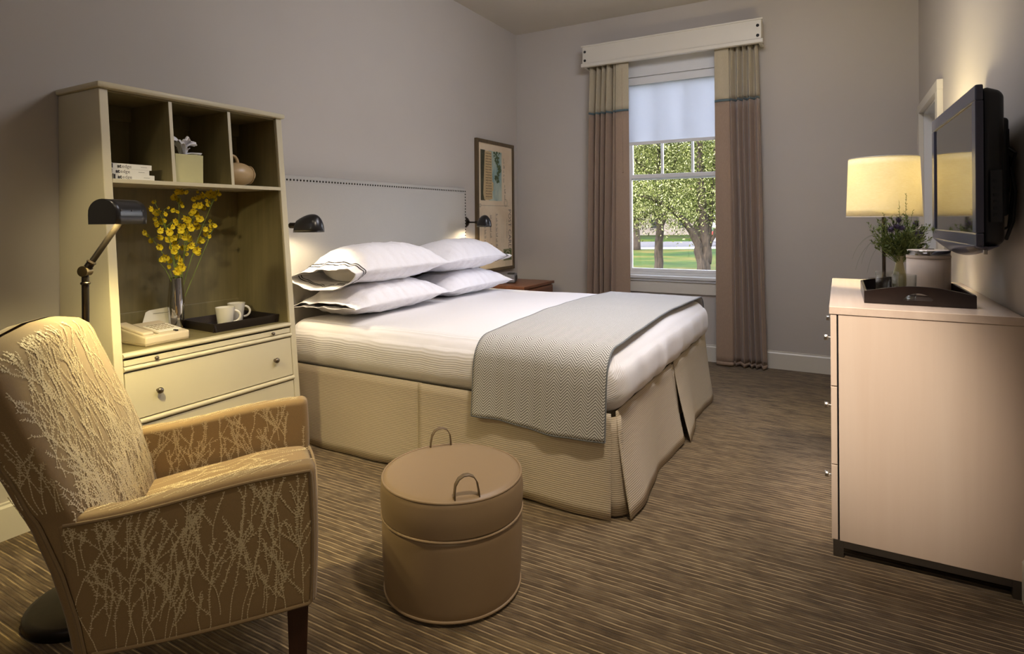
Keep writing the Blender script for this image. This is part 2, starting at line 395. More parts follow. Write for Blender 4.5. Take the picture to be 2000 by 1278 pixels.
base('baseboard_left', 0, 0, YR, YB, 'L'); base('baseboard_right', 0, 0, YR, 4.2, 'R'); base('baseboard_back', XL+.017, XR-.017, 0, 0, 'B')

# door in the right wall
d = bpy.data.objects.new('door_1', None); C.objects.link(d); d['kind'] = 'structure'; d.location = (XR, 4.7, 0)
mb = MB()
mb.box(.505, XR, 4.206, DY0, 0, DZ, .002).box(.505, XR, DY1, 5.195, 0, DZ, .002).box(.505, XR, 4.206, 5.195, DZ+.0005, DZ+.06, .002)
obj('door_casing', mb, m_trim, d, smooth=0)
obj('door_jamb', MB().box(XR, XR+.15, DY0, DY0+.015, 0, DZ).box(XR, XR+.15, DY1-.015, DY1, 0, DZ).box(XR, XR+.15, DY0, DY1, DZ-.015, DZ), m_wtrim, d, smooth=0)
mb = MB().box(XR+.09, XR+.13, DY0+.016, DY1-.016, .01, DZ-.016, .002)
dl = obj('door_leaf', mb, m_wtrim, d, smooth=0)
obj('door_panel', MB().box(XR+.082, XR+.094, DY0+.13, DY1-.13, .2, .95, .006), m_wtrim, dl); obj('door_panel', MB().box(XR+.082, XR+.094, DY0+.13, DY1-.13, 1.08, DZ-.16, .006), m_wtrim, dl)

# window
wd = bpy.data.objects.new('window_1', None); C.objects.link(wd); wd['kind'] = 'structure'; wd.location = (-1.3, YB, .74)
mb = MB()
mb.box(-1.92, WX0+.03, YB-.02, YB, .742, 2.588, .003).box(WX1-.03, -.68, YB-.02, YB, .742, 2.588, .003)
mb.box(-1.92, -.68, YB-.022, YB, 2.588, 2.74, .003).box(-1.94, -.66, YB-.03, YB, 2.74, 2.765, .003)
obj('window_casing', mb, m_wtrim, wd, smooth=0)
mb = MB().box(WX0, WX0+.03, YB, YB+.14, .742, 2.59).box(WX1-.03, WX1, YB, YB+.14, .742, 2.59).box(WX0+.03, WX1-.03, YB+.05, YB+.14, 2.575, 2.59)
mb.box(WX0+.03, WX1-.03, YB, YB+.018, 2.518, 2.588, .003)
obj('window_jamb', mb, m_wtrim, wd, smooth=0)
obj('window_sill', MB().box(-1.96, -.64, YB-.05, YB+.1, .712, .742, .006).box(-1.94, -.66, YB-.034, YB, .69, .712, .004).box(WX0+.03, WX1-.03, YB+.03, YB+.14, .74, .765, .002), m_wtrim, wd, smooth=0)
obj('window_apron', MB().box(-1.92, -.68, YB-.02, YB, .585, .69, .003), m_trim, wd, smooth=0)
def sash(name, y0, z0, z1, bot, top, mull):
    x0, x1 = WX0+.035, WX1-.035; sw = .048
    mb = MB().box(x0, x0+sw, y0, y0+.035, z0, z1, .003).box(x1-sw, x1, y0, y0+.035, z0, z1, .003)
    mb.box(x0+sw, x1-sw, y0, y0+.035, z0, z0+bot, .003).box(x0+sw, x1-sw, y0, y0+.035, z1-top, z1, .003)
    f = obj(name, mb, m_wtrim, wd, smooth=0)
    gx0, gx1 = x0+sw, x1-sw
    edges = [gx0]+[gx0+(gx1-gx0)*(i+1)/(mull+1) for i in range(mull)]+[gx1]
    for e in edges[1:-1]: obj('muntin', MB().box(e-.011, e+.011, y0+.004, y0+.031, z0+bot, z1-top, .003), m_wtrim, f, smooth=0)
    for a, b_ in zip(edges[:-1], edges[1:]):
        obj('pane', MB().box(a+.002, b_-.002, y0+.016, y0+.020, z0+bot, z1-top), m_pane, f, smooth=0)
sash('lower_sash', YB+.05, .765, 1.68, .033, .036, 0)
sash('upper_sash', YB+.09, 1.63, 2.574, .04, .045, 2)
rs = thing('roller_shade', 'white translucent roller shade half drawn down over the window', 'blind', (-1.3, YB+.03, 2.56))
obj('shade_cloth', MB().box(WX0+.032, WX1-.032, YB+.030, YB+.0312, 1.985, 2.555), m_roll, rs, smooth=0)
obj('hem_bar', MB().box(WX0+.032, WX1-.032, YB+.024, YB+.038, 1.957, 1.987, .005), m_wtrim, rs, smooth=0)
mb = MB().tube([(WX0+.035, YB+.036, 2.558), (WX1-.035, YB+.036, 2.558)], .014, 14); obj('roller_tube', mb, m_wtrim, rs)

# pelmet board
vl = thing('window_pelmet', 'cream painted wooden pelmet box with dark bolts above the curtains', 'pelmet', (-1.33, 5.28, 2.7))
obj('front_board', MB().box(-2.118, -.545, 5.19, 5.215, 2.735, 2.905, .003), m_trim, vl, smooth=0)
obj('bottom_molding', MB().box(-2.132, -.531, 5.178, 5.222, 2.703, 2.738, .006), m_trim, vl, smooth=0)
for x0, x1 in ((-2.118, -2.093), (-.570, -.545)): obj('side_board', MB().box(x0, x1, 5.2155, YB-.001, 2.705, 2.903, .003), m_trim, vl, smooth=0)
obj('top_molding', MB().box(-2.13, -.533, 5.183, 5.20, 2.893, 2.907, .002), m_trim, vl, smooth=0)
for x in (-2.093, -.573):
    for z in (2.847, 2.765):
        mb = MB().lathe([(.0125, 0), (.0125, .003), (.009, .006), (.003, .008)], n=12); mb.xf(Matrix.Translation((x, 5.190, z)) @ Matrix.Rotation(pi/2, 4, 'X')); obj('bolt', mb, m_blkp, vl)

def curtain(label, x0, x1, flat0, flat1, npl, seed):
    """flat part between flat0..flat1 is the turned inner edge, the rest is pleated"""
    rnd = random.Random(seed); t_ = thing('window_curtain', label, 'curtain', ((x0+x1)/2, 5.27, 0))
    ph = [rnd.uniform(-.3, .3) for _ in range(npl+2)]; am = [rnd.uniform(.7, 1.15) for _ in range(npl+2)]
    fl = (flat0-x0)/(x1-x0), (flat1-x0)/(x1-x0)
    def S(u, z):
        # u 0..1 across the cloth
        if fl[0] > .5: q = u/fl[0] if u < fl[0] else None
        else: q = (u-fl[1])/(1-fl[1]) if u > fl[1] else None
        x = x0+(x1-x0)*u; tz = (2.7-z)/2.7
        top = max(0, (z-2.35)/.35)
        if q is None:
            e = (u-fl[0])/(fl[1]-fl[0]) if fl[1] > fl[0] else 0
            y = 5.250-.010*sin(e*pi)-.006*sin(z*2+seed)
        else:
            k = q*npl; i = int(min(k, npl-1)); a = am[i]; 
            kk = k+.12*sin(k*2.1+ph[i]+z*.5); s_ = abs(sin(pi*kk))**.85
            y = 5.318-.088*(.8+.2*a)*s_*(1-.2*top)-.003*sin(9*x+z*1.5); x += .007*sin(2*pi*kk)+.005*sin(z*1.7+i)
            if top: y += .008*sin(2*pi*k*2.0+1)*top
            edge = min(q, 1-q)
        o_ = (x1-x)/(x1-x0) if fl[0] > .5 else (x-x0)/(x1-x0)
        x += (-1 if fl[0] > .5 else 1)*.066*tz*max(0, o_)
        return (x, y, z)
    N_ = 30*npl
    for nm, z0, z1, mm, nv in (('lower_panel', .012, 2.262, m_cur2, 30), ('upper_panel', 2.276, 2.725, m_cur1, 10)):
        mb = MB().grid(lambda u, v: S(u, z0+(z1-z0)*v), N_, nv)
        obj(nm, mb, mm, t_, solid=.004, smooth=180)
    mb = MB().grid(lambda u, v: (S(u, 2.26+.018*v)[0], S(u, 2.26)[1]-.0035-.002*sin(pi*v), 2.26+.018*v), N_, 3)
    obj('trim_band', mb, m_teal, t_, solid=.004, smooth=180)
    obj('hem', MB().grid(lambda u, v: (S(u, .01+.03*v)[0], S(u, .01)[1]-.003, .01+.03*v), N_, 2), m_cur2, t_, solid=.004, smooth=180)
    return t_
cl_ = curtain('linen and taupe pleated curtain left of the window', -2.078, -1.685, -1.81, -1.685, 5, 3)
curtain('linen and taupe pleated curtain right of the window', -.925, -.583, -.925, -.81, 5, 8)
obj('draw_wand', MB().tube([(-1.745, 5.236, 2.66), (-1.742, 5.234, 1.72)], .004, 8).lathe([(.002, 0), (.009, .004), (.007, .02), (.003, .035)], -1.742, 5.234, 10, z0=1.69), m_cur2, cl_)

t = MT('tumbler_glass'); g = t.n('BsdfGlossy'); g.inputs['Roughness'].default_value = .02; tp = t.n('BsdfTransparent'); lw = t.n('LayerWeight'); lw.inputs[0].default_value = .5; fz = t.math('ADD', t.math('MULTIPLY', t.math('POWER', lw.outputs['Facing'], 3.0), .8), .06)
cg = t.ramp(t.noise(t.co(), 2, 1), [(0, (.93, .94, .93)), (1, (.97, .98, .97))]); t.l(cg, tp.inputs[0])
mx = t.n('MixShader'); t.l(fz, mx.inputs[0]); t.l(tp.outputs[0], mx.inputs[1]); t.l(g.outputs[0], mx.inputs[2]); t.l(mx.outputs[0], t.out.inputs[0]); m_tumbler = t.m
# ---------------------------------------------------------------- bookcase
bk = thing('secretary_bookcase', 'cream lacquered bookcase with desk shelf, drawers and three cubbyholes', 'bookcase', (-2.72, 1.695, 0))
xf_ = lambda z: -2.6+.0903*(1.815-z)                      # the front leans out towards the floor
BY0, BY1, T = 1.25, 2.135, .034
for s_, (a, b_) in enumerate(((BY0, BY0+T), (BY1-T, BY1))):
    obj('side_panel', MB().prism([(XL+.002, .0), (xf_(0), 0), (xf_(1.812), 1.812), (XL+.002, 1.812)], a, b_, 'y', r=.003), m_cream, bk, smooth=0)
obj('top_board', MB().box(XL+.002, -2.582, BY0-.012, BY1+.012, 1.813, 1.838, .008), m_cream, bk)
obj('back_panel', MB().box(XL+.002, XL+.014, BY0+T, BY1-T, .05, 1.812), m_olive, bk, smooth=0)
iy0, iy1 = BY0+T, BY1-T
obj('inner_lining', MB().prism([(XL+.014, .74), (xf_(.74)-.012, .74), (xf_(1.43)-.012, 1.43), (XL+.014, 1.43)], iy1-.004, iy1, 'y').prism([(XL+.014, .74), (xf_(.74)-.012, .74), (xf_(1.43)-.012, 1.43), (XL+.014, 1.43)], iy0, iy0+.004, 'y')
    .prism([(XL+.014, 1.446), (xf_(1.446)-.012, 1.446), (xf_(1.80)-.012, 1.805), (XL+.014, 1.805)], iy1-.004, iy1, 'y').prism([(XL+.014, 1.446), (xf_(1.446)-.012, 1.446), (xf_(1.80)-.012, 1.805), (XL+.014, 1.805)], iy0, iy0+.004, 'y')
    .box(XL+.014, -2.615, iy0+.004, iy1-.004, 1.803, 1.8125), m_olive, bk, smooth=0)
obj('shelf', MB().box(XL+.014, xf_(1.44)-.004, iy0+.004, iy1-.004, 1.430, 1.445, .002).box(xf_(1.44)-.006, xf_(1.44), iy0, iy1, 1.429, 1.446, .001), m_cream, bk, smooth=0)
for a in (1.531, 1.818):
    obj('divider', MB().prism([(XL+.014, 1.4455), (xf_(1.446)-.001, 1.4455), (xf_(1.80)-.001, 1.8025), (XL+.014, 1.8025)], a, a+.014, 'y'), m_olive, bk, smooth=0)
    obj('divider_edge', MB().prism([(xf_(1.446)-.0012, 1.4455), (xf_(1.446), 1.4455), (xf_(1.80), 1.8025), (xf_(1.80)-.0012, 1.8025)], a-.0005, a+.0145, 'y'), m_cream, bk, smooth=0)
for a, b_ in ((iy0+.004, 1.531), (1.545, 1.818), (1.832, iy1-.004)):
    obj('mounting_cleat', MB().box(XL+.014, XL+.034, a, b_, 1.735, 1.8025, .002), m_olive, bk, smooth=0)
obj('back_rail', MB().box(XL+.014, XL+.030, iy0+.004, iy1-.004, .74, .845, .003), m_olive, bk, smooth=0)
obj('desk_top', MB().box(XL+.014, xf_(.73)-.004, iy0, iy1, .719, .737, .001), m_olive, bk, smooth=0)
def ledge(z0, z1, pr=.012):
    zc = (z0+z1)/2; r_ = (z1-z0)/2
    prof = [(xf_(zc)-.03, z0), (xf_(zc)-.002, z0)]+[(xf_(zc)-.002+(pr)*sin(pi*k/8), zc-r_*cos(pi*k/8)) for k in range(1, 8)]+[(xf_(zc)-.002, z1), (xf_(zc)-.03, z1)]
    return MB().prism(prof, iy0, iy1, 'y')
obj('front_ledge', ledge(.719, .738), m_cream, bk, smooth=50); obj('front_ledge', ledge(.666, .686), m_cream, bk, smooth=50); obj('front_ledge', ledge(.447, .468), m_cream, bk, smooth=50); obj('front_ledge', ledge(.215, .236), m_cream, bk, smooth=50)
obj('inner_frame', MB().box(XL+.014, -2.56, iy0, iy1, .05, .665), m_blkp, bk, smooth=0)
def front(z0, z1, name, knobs, kr, inset=0):
    q = [(xf_(z0)-.022-inset, z0), (xf_(z0)-inset, z0), (xf_(z1)-inset, z1), (xf_(z1)-.022-inset, z1)]
    o = obj(name, MB().prism(q, iy0+.003, iy1-.003, 'y', r=.0015), m_cream, bk, smooth=0)
    for y in knobs:
        mb = MB().lathe([(.5*kr, 0), (.42*kr, .2*kr), (.32*kr, .6*kr), (.45*kr, .9*kr), (.9*kr, 1.1*kr), (kr, 1.5*kr), (.85*kr, 1.95*kr), (.4*kr, 2.2*kr), (0.001, 2.25*kr)], n=20)
        z = (z0+z1)/2; mb.xf(Matrix.Translation((xf_(z)-inset-.001, y, z)) @ Matrix.Rotation(pi/2, 4, 'Y')); obj('knob', mb, m_pewter, o, smooth=70)
front(.689, .712, 'pull_out_shelf', (1.411, 1.987), .0085)
front(.472, .662, 'drawer', (1.412, 1.992), .0135)
front(.239, .443, 'drawer', (1.412, 1.992), .0135)
front(.06, .212, 'drawer', (1.412, 1.992), .0135)
obj('plinth', MB().box(XL+.01, xf_(0)-.02, iy0, iy1, 0, .055), m_cream, bk, smooth=0)
obj('cable_grommet', MB().tube([(XL+.03, 2.03, .765), (XL+.034, 2.03, .765)], .018, 16), m_plasticd, bk)

# things in the cubbyholes
books = None
for k, (dy, h, col_) in enumerate(((.012, .023, 0), (-.012, .021, 0), (.0, .022, 0))):
    z0 = 1.446+[0, .023, .0445][k]; y0 = 1.292+[.012, -.0, .002][k]+0; ln = [.165, .155, .163][k]
    lab = ('white paperback with grey lettering, bottom of the stack of three', 'white paperback with grey lettering, middle of the stack of three', 'white paperback with grey lettering, top of the stack of three')[k]
    b = thing('book', lab, 'book', (-2.70, y0+ln/2, z0), 0, 'white books in the left cubbyhole')
    x1 = -2.60
    obj('cover', MB().box(-2.81, x1, y0, y0+ln, z0, z0+.0022).box(-2.81, x1, y0, y0+ln, z0+h-.0022, z0+h).box(x1-.002, x1, y0, y0+ln, z0+.0022, z0+h-.0022), m_paper, b, smooth=0)
    obj('pages', MB().box(-2.805, x1-.002, y0+.003, y0+ln-.003, z0+.0022, z0+h-.0022), m_white, b, smooth=0)
    R_ = Matrix(((0, 0, 1, x1+.0004), (1, 0, 0, y0+.016+.004*k), (0, 1, 0, z0+.0045), (0, 0, 0, 1)))
    mb = text_mb('at', .0205, .0008).xf(R_); obj('title_print', mb, m_ink, b, smooth=0)
    R2 = R_.copy(); R2.translation.y += .0175
    mb = text_mb('edge', .0205).xf(R2); obj('title_print', mb, m_line, b, smooth=0)
    obj('spine_rule', MB().box(x1, x1+.0005, y0+ln-.045, y0+ln-.02, z0+h/2-.0006, z0+h/2+.0006), m_line, b, smooth=0)
    obj('spine_mark', MB().box(x1, x1+.0005, y0+.001, y0+.007, z0+.002, z0+h-.002), m_ink, b, smooth=0)
# tissue box
m_tb = paint('pale_green_box', L(196, 190, 140), .5, .3, 12, .05, 300, .05)
tb = thing('tissue_box', 'pale green square tissue box cover with a white tissue sticking out', 'box', (-2.64, 1.62, 1.446), math.radians(-6))
mb = MB().box(-.062, .062, -.062, .062, 0, .128, .002); obj('box_cover', mb, m_tb, tb, world=False, smooth=0)
obj('slot', MB().lathe([(.001, 0), (.03, 0), (.03, .001), (.001, .001)], 0, 0, 20, z0=.1278), m_ink, tb, world=False)
rnd = random.Random(5); mb = MB()
for k, (a, ln, hh) in enumerate(((-100, .060, .088), (-60, .040, .07), (20, .035, .085), (75, .055, .065), (100, .078, .016), (150, .03, .05))):
    a = math.radians(a+0); dx, dy = cos(a), sin(a)
    def fn(u, v, a=a, ln=ln, hh=hh, dx=dx, dy=dy):
        wd = .012+.030*v*(1-v*.45); s_ = (u-.5)*wd*2
        return (dx*ln*v*(.3+.7*v)+-dy*s_, dy*ln*v*(.3+.7*v)+dx*s_, .127+hh*sin(v*pi*.62)*(1-.25*abs(u-.5)*2)+.006*sin(u*14+a)*v)
    mb.grid(fn, 8, 8)
obj('tissue', mb, m_white, tb, world=False, solid=.0006, smooth=180)
# round vessel
m_clay = paint('tan_glazed_ceramic', L(186, 158, 116), .35, .5, 8, .06, 200, .04)
jr = thing('ceramic_vessel', 'squat tan ceramic vessel with a ring handle in the right cubbyhole', 'vessel', (-2.69, 1.935, 1.446), math.radians(0))
prof = [(.018, .0)]+[(.012+.051*sin(pi*(k/14)*.97+.08), -.0+.150*(k/14)) for k in range(15)]
mb = MB().lathe([(max(.001, .054*sin(pi*min(max(k/16, .0), 1))**.62), .155*k/16) for k in range(17)], n=36)
mb.xf(Matrix.Translation((.0, -.075, .056)) @ Matrix.Rotation(math.radians(-90), 4, 'X') @ Matrix.Identity(4)); 
obj('body', mb, m_clay, jr, world=False, smooth=80)
ring = [(0, .030+.054*cos(a), .056+.054*sin(a)*1.0) for a in [2*pi*k/40 for k in range(40)]]
mb = MB().tube([(.0405*cos(a), .0505, .056+.0405*sin(a)) for a in [2*pi*k/40 for k in range(40)]], .0026, 6, closed=True)
obj('seam_band', mb, m_clay, jr, world=False)
mb = MB().tube([(0, -.022+.024*cos(a), .106+.034*sin(a)) for a in [pi*k/16 for k in range(17)]], .0065, 10); obj('ring_handle', mb, m_clay, jr, world=False); jr.scale = (1.15, 1.32, 1.12)

# telephone
ph = thing('telephone', 'beige desk telephone on the left of the olive desk shelf', 'telephone', (-2.685, 1.50, .737), math.radians(3))
def fz(v):
    k = (v.x+.11)/.22                          # 0 at back, 1 at the front edge
    if v.z > .02: v.z = v.z+.030*(1-k)
    return v
mb = MB().rbox(-.11, .11, -.095, .105, .006, .040, .008, (10, 8, 2), fz); obj('body', mb, m_plastic, ph, world=False)
obj('base_plate', MB().rbox(-.105, .112, -.098, .100, 0, .010, .004), m_plasticd, ph, world=False)
def fh(v):
    k = (v.x+.11)/.22
    v.z += .030*(1-k)+.003*abs(2*k-1)**1.5; return v
obj('handset', MB().rbox(-.115, .085, -.090, -.042, .034, .050, .008, (14, 4, 2), fh), m_plastic, ph, world=False)
obj('handset_groove', MB().rbox(-.104, .09, -.037, -.026, .036, .0425, .002, (8, 1, 1), lambda v: Vector((v.x, v.y, v.z+.030*(1-(v.x+.11)/.22)))), m_plasticd, ph, world=False)
fp = obj('keypad_plate', MB().rbox(-.045, .068, -.012, .092, .038, .0425, .002, (6, 4, 1), lambda v: Vector((v.x, v.y, v.z+.030*(1-(v.x+.11)/.22)))), m_porc, ph, world=False)
key = None
for i in range(4):
    for j in range(5):
        x, y = -.030+i*.022, .002+j*.0175; z = .0425+.030*(1-(x+.11)/.22)
        if key is None: key = obj('key', MB().box(-.0055, .0055, -.0055, .0055, -.001, .0022, .001), m_plasticd, fp, world=False, smooth=0); key.location = (x, y, z)
        else: copypart(key, fp, (x, y, z))
obj('message_light', MB().rbox(.074, .098, .048, .060, .040, .0485, .003), m_ink, ph, world=False)
obj('cord', MB().tube([(-.1, -.098, .03), (-.14, -.11, .012), (-.17, -.05, .004), (-.16, .05, .004), (-.12, .1, .01)], .003, 6), m_plastic, ph, world=False)
# folded card
cdn = thing('tent_card', 'white folded information card standing behind the telephone', 'card', (-2.84, 1.635, .737), math.radians(-14))
mb = MB().add([(.03, -.085, 0), (.03, .085, 0), (0, .085, .125), (0, -.055, .112), (.004, -.07, .105), (.02, -.09, .05)], [(0, 1, 2, 3, 4, 5)]).add([(-.035, -.085, 0), (-.035, .085, 0), (0, .085, .125), (0, -.055, .112)], [(0, 3, 2, 1)])
obj('card', mb, m_paper, cdn, world=False, solid=.001, smooth=0)
for q_ in (MB().add([(.0305-.0072, -.03, .030+.002), (.0305-.0072, .08, .030+.002), (.0305-.0078, .08, .0325+.002), (.0305-.0078, -.03, .0325+.002)], [(0, 1, 2, 3)]), MB().add([(.0078, -.04, .095), (.0078, .08, .095), (.0074, .08, .0965), (.0074, -.04, .0965)], [(0, 1, 2, 3)])): obj('printed_rule', q_, m_line, cdn, world=False, smooth=0)
# vase with orchids
vs = thing('silver_vase', 'tall polished silver vase of yellow orchids on the desk shelf', 'vase', (-2.785, 1.672, .737))
pr_ = [(.024, 0), (.028, .004), (.0335, .06), (.0365, .12), (.0365, .16), (.0325, .21), (.0295, .245), (.029, .262), (.026, .262), (.0265, .24), (.030, .2), (.030, .02), (.001, .018)]
obj('vase_body', MB().lathe(pr_, n=40, capt=False), m_chrome, vs, world=False, smooth=60)
m_yel = paint('orchid_yellow', L(250, 220, 44), .55, .3, 60, .10); m_rust = paint('orchid_rust', L(150, 80, 22), .6, .3, 60, .1)
m_stem = paint('green_stem', L(128, 146, 62), .5, .4, 30, .15)
oc = thing('orchid_sprays', 'spray of small yellow orchids in the silver vase', 'flowers', (-2.785, 1.672, .78))
BL = [(-2.806,1.681,1.391,1.2),(-2.776,1.673,1.429,1.0),(-2.793,1.700,1.434,0.9),(-2.770,1.698,1.417,0.9),(-2.767,1.714,1.432,0.8),(-2.823,1.712,1.378,0.9),(-2.829,1.726,1.360,0.8),(-2.746,1.683,1.345,0.6),(-2.804,1.688,1.414,0.8),(-2.807,1.583,1.365,0.7),(-2.730,1.527,1.329,0.9),(-2.783,1.583,1.317,1.3),(-2.746,1.543,1.318,0.9),(-2.782,1.573,1.285,0.8),(-2.766,1.575,1.262,1.1),(-2.815,1.627,1.272,1.1),(-2.767,1.610,1.275,0.8),(-2.743,1.573,1.231,1.1),(-2.778,1.593,1.199,1.0),(-2.756,1.608,1.307,0.8),(-2.763,1.623,1.337,0.5),(-2.824,1.685,1.326,0.8),(-2.754,1.661,1.319,0.7),(-2.771,1.517,1.222,0.9),(-2.800,1.548,1.208,0.6),(-2.827,1.582,1.183,0.9),(-2.743,1.567,1.157,1.2),(-2.783,1.609,1.103,1.5),(-2.758,1.608,1.102,1.0),(-2.742,1.574,1.098,0.9),(-2.759,1.711,1.285,1.5),(-2.738,1.645,1.275,1.0),(-2.791,1.697,1.251,1.1),(-2.750,1.689,1.251,1.0),(-2.786,1.732,1.258,1.2),(-2.736,1.718,1.240,1.3),(-2.742,1.670,1.229,1.1),(-2.820,1.741,1.221,1.1),(-2.816,1.804,1.245,1.2),(-2.808,1.783,1.266,1.0),(-2.733,1.759,1.287,1.2),(-2.786,1.780,1.312,1.1),(-2.767,1.751,1.324,1.0),(-2.800,1.763,1.312,0.9),(-2.779,1.794,1.354,1.3),(-2.791,1.773,1.350,1.0),(-2.795,1.826,1.342,1.0),(-2.771,1.754,1.382,0.9),(-2.772,1.776,1.391,0.9),(-2.740,1.784,1.401,1.1),(-2.762,1.834,1.412,1.6),(-2.737,1.838,1.401,1.1),(-2.744,1.861,1.427,1.0),(-2.731,1.861,1.410,0.8),(-2.763,1.830,1.359,1.0),(-2.814,1.896,1.387,0.8),(-2.744,1.759,1.425,0.5),(-2.734,1.795,1.376,0.7),(-2.740,1.614,1.224,1.3),(-2.773,1.631,1.194,1.4),(-2.759,1.645,1.195,1.0),(-2.809,1.698,1.201,1.0),(-2.747,1.687,1.194,1.0),(-2.773,1.724,1.193,1.2),(-2.802,1.754,1.183,1.0),(-2.824,1.692,1.171,0.8),(-2.745,1.633,1.247,0.9),(-2.731,1.645,1.263,0.8),(-2.821,1.678,1.149,1.1),(-2.750,1.641,1.134,1.1),(-2.789,1.679,1.149,1.0),(-2.815,1.724,1.143,0.9),(-2.801,1.736,1.142,1.1),(-2.753,1.728,1.158,1.3),(-2.743,1.751,1.135,1.4),(-2.826,1.791,1.144,1.0),(-2.769,1.772,1.116,0.9),(-2.826,1.699,1.101,1.1),(-2.758,1.678,1.089,0.9),(-2.797,1.732,1.110,0.7),(-2.742,1.666,1.074,1.0),(-2.732,1.672,1.054,1.3),(-2.779,1.677,1.052,1.0),(-2.730,1.643,1.037,1.2),(-2.799,1.697,1.022,0.9),(-2.822,1.666,1.082,0.9),(-2.770,1.633,1.058,0.8),(-2.827,1.823,1.176,1.3),(-2.810,1.824,1.170,0.9),(-2.789,1.828,1.211,1.0),(-2.769,1.811,1.232,1.0),(-2.814,1.863,1.227,0.9),(-2.826,1.887,1.250,1.0),(-2.743,1.845,1.249,0.8),(-2.799,1.855,1.272,0.7),(-2.734,1.814,1.195,0.7)]
roots = [(-2.785+.008*cos(k*1.05), 1.672+.012*sin(k*1.05)) for k in range(8)]
def stem(p, q, bow, r0=.0024, r1=.0014):
    p, q = Vector(p), Vector(q); pts = []
    for k in range(9):
        s_ = k/8; a = p.lerp(q, s_); a += Vector(bow)*sin(pi*s_); pts.append(a)
    return pts, [r0+(r1-r0)*k/8 for k in range(9)]
mb = MB()
tips = [(-2.80, 1.70, 1.42), (-2.76, 1.56, 1.36), (-2.77, 1.52, 1.22), (-2.74, 1.86, 1.425), (-2.80, 1.78, 1.34), (-2.79, 1.88, 1.255), (-2.77, 1.60, 1.31), (-2.80, 1.735, 1.29), (-2.78, 1.58, 1.09)]
paths = []
for k, tp in enumerate(tips):
    r_ = roots[k % 8]; pts, rs = stem((r_[0], r_[1], .79), tp, ((0, .0, .0), (0, .03, .03), (0, .03, .06), (0, -.03, -.02), (0, -.01, 0), (0, -.03, -.06), (0, .02, 0), (0, 0, 0), (0, .02, .04))[k])
    mb.tube(pts, rs, 5); paths.append(pts)
rnd = random.Random(11)
for x, y, z, s_ in BL:
    best = min(((Vector((x, y, z))-p).length, p) for pts in paths for p in pts if p.z < z+.01 and p.z > .98) if True else None
    p = best[1]; q = Vector((x, y, z)); mb.tube([p, p.lerp(q, .5)+Vector((0, 0, .006)), q], .0011, 4)
obj('stems', mb, m_stem, oc, kind='stuff')
def petal(mb, a, ln, wd, tilt, mi=0, cup=.3, z0=0):
    ca, sa = cos(a), sin(a)
    def fn(u, v):
        s_ = (v-.5)*2*wd*sin(pi*min(1, .12+u*.88))**.7; r_ = ln*u
        h_ = tilt*r_+cup*(s_*s_)/max(wd, 1e-4)+.0015*sin(v*9+u*7)+z0
        return (r_*ca-s_*sa, r_*sa+s_*ca, h_)
    mb.grid(fn, 4, 4, mi)
bm_ = []
for var in range(3):
    q = MB()
    petal(q, -pi/2, .0150, .0105, .08, 0, .10); petal(q, -pi/2-.7, .0125, .007, .05, 0, .15); petal(q, -pi/2+.7, .0125, .007, .05, 0, .15)
    for a in (pi/2, pi/2+1.15+.1*var, pi/2-1.15, pi+.35, -.35): petal(q, a, .0105, .0030, .45, 0, .2)
    petal(q, -pi/2, .0030, .0014, .3, 1, .3, .0012)
    bm_.append(q)
protos = []
for k, (x, y, z, s_) in enumerate(BL):
    if k < 3:
        o = obj('blossom', bm_[k], [m_yel, m_rust], oc, world=False, smooth=180); protos.append(o)
    else: o = copypart(protos[k % 3], oc)
    o.location = (x+2.785, y-1.672, min(z, 1.415)-.78)
    yw = rnd.uniform(-1.0, .7); o.rotation_euler = (pi/2+rnd.uniform(-.5, .4), rnd.uniform(-.7, .7), math.radians(65)+yw*.8)
    o.scale = (s_*1.3*rnd.uniform(.8, 1.1), s_*1.3, s_*1.6)
# tray with mugs
tr = thing('serving_tray', 'small dark tray under two white mugs on the desk shelf', 'tray', (-2.725, 1.92, .737), math.radians(-3))
def traymb(hx, hy, h, t_=.008, fl=.01):
    mb = MB().box(-hx, hx, -hy, hy, 0, .007)
    for s in (-1, 1):
        mb.prism([(s*hx*1.0-s*t_, .004), (s*hx, .0), (s*(hx+fl), h), (s*(hx+fl)-s*t_, h)][::s], -hy-fl, hy+fl, 'y', r=.0015)
        mb.prism([(s*hy-s*t_, .004), (s*hy, .0), (s*(hy+fl), h), (s*(hy+fl)-s*t_, h)][::s], -hx-fl+.002, hx+fl-.002, 'x', r=.0015)
    return mb
obj('tray_body', traymb(.135, .168, .042), m_dkwood, tr, world=False, smooth=0)
def mug(lab, x, y, rz, s_=1):
    g = thing('mug', lab, 'mug', (x, y, .7445), rz, 'white mugs on the tray')
    pr = [(.030, 0), (.032, .003), (.044, .093), (.0445, .096), (.0415, .096), (.041, .092), (.0295, .008), (.001, .006)]
    obj('cup', MB().lathe([(r*s_, z*s_) for r, z in pr], n=36, capt=False), m_porc, g, world=False, smooth=60)
    pts = [(.037+.030*sin(a)*1.0, 0, .050-.028*cos(a)) for a in [pi*k/14 for k in range(15)]]
    obj('handle', MB().tube([(p[0]*s_, 0, p[2]*s_) for p in pts], .0042*s_, 10, flat=1.3), m_porc, g, world=False)
mug('white mug at the front of the dark tray', -2.665, 1.845, math.radians(55), 1.02)
mug('white mug behind the other on the dark tray', -2.775, 1.985, math.radians(50), .98)

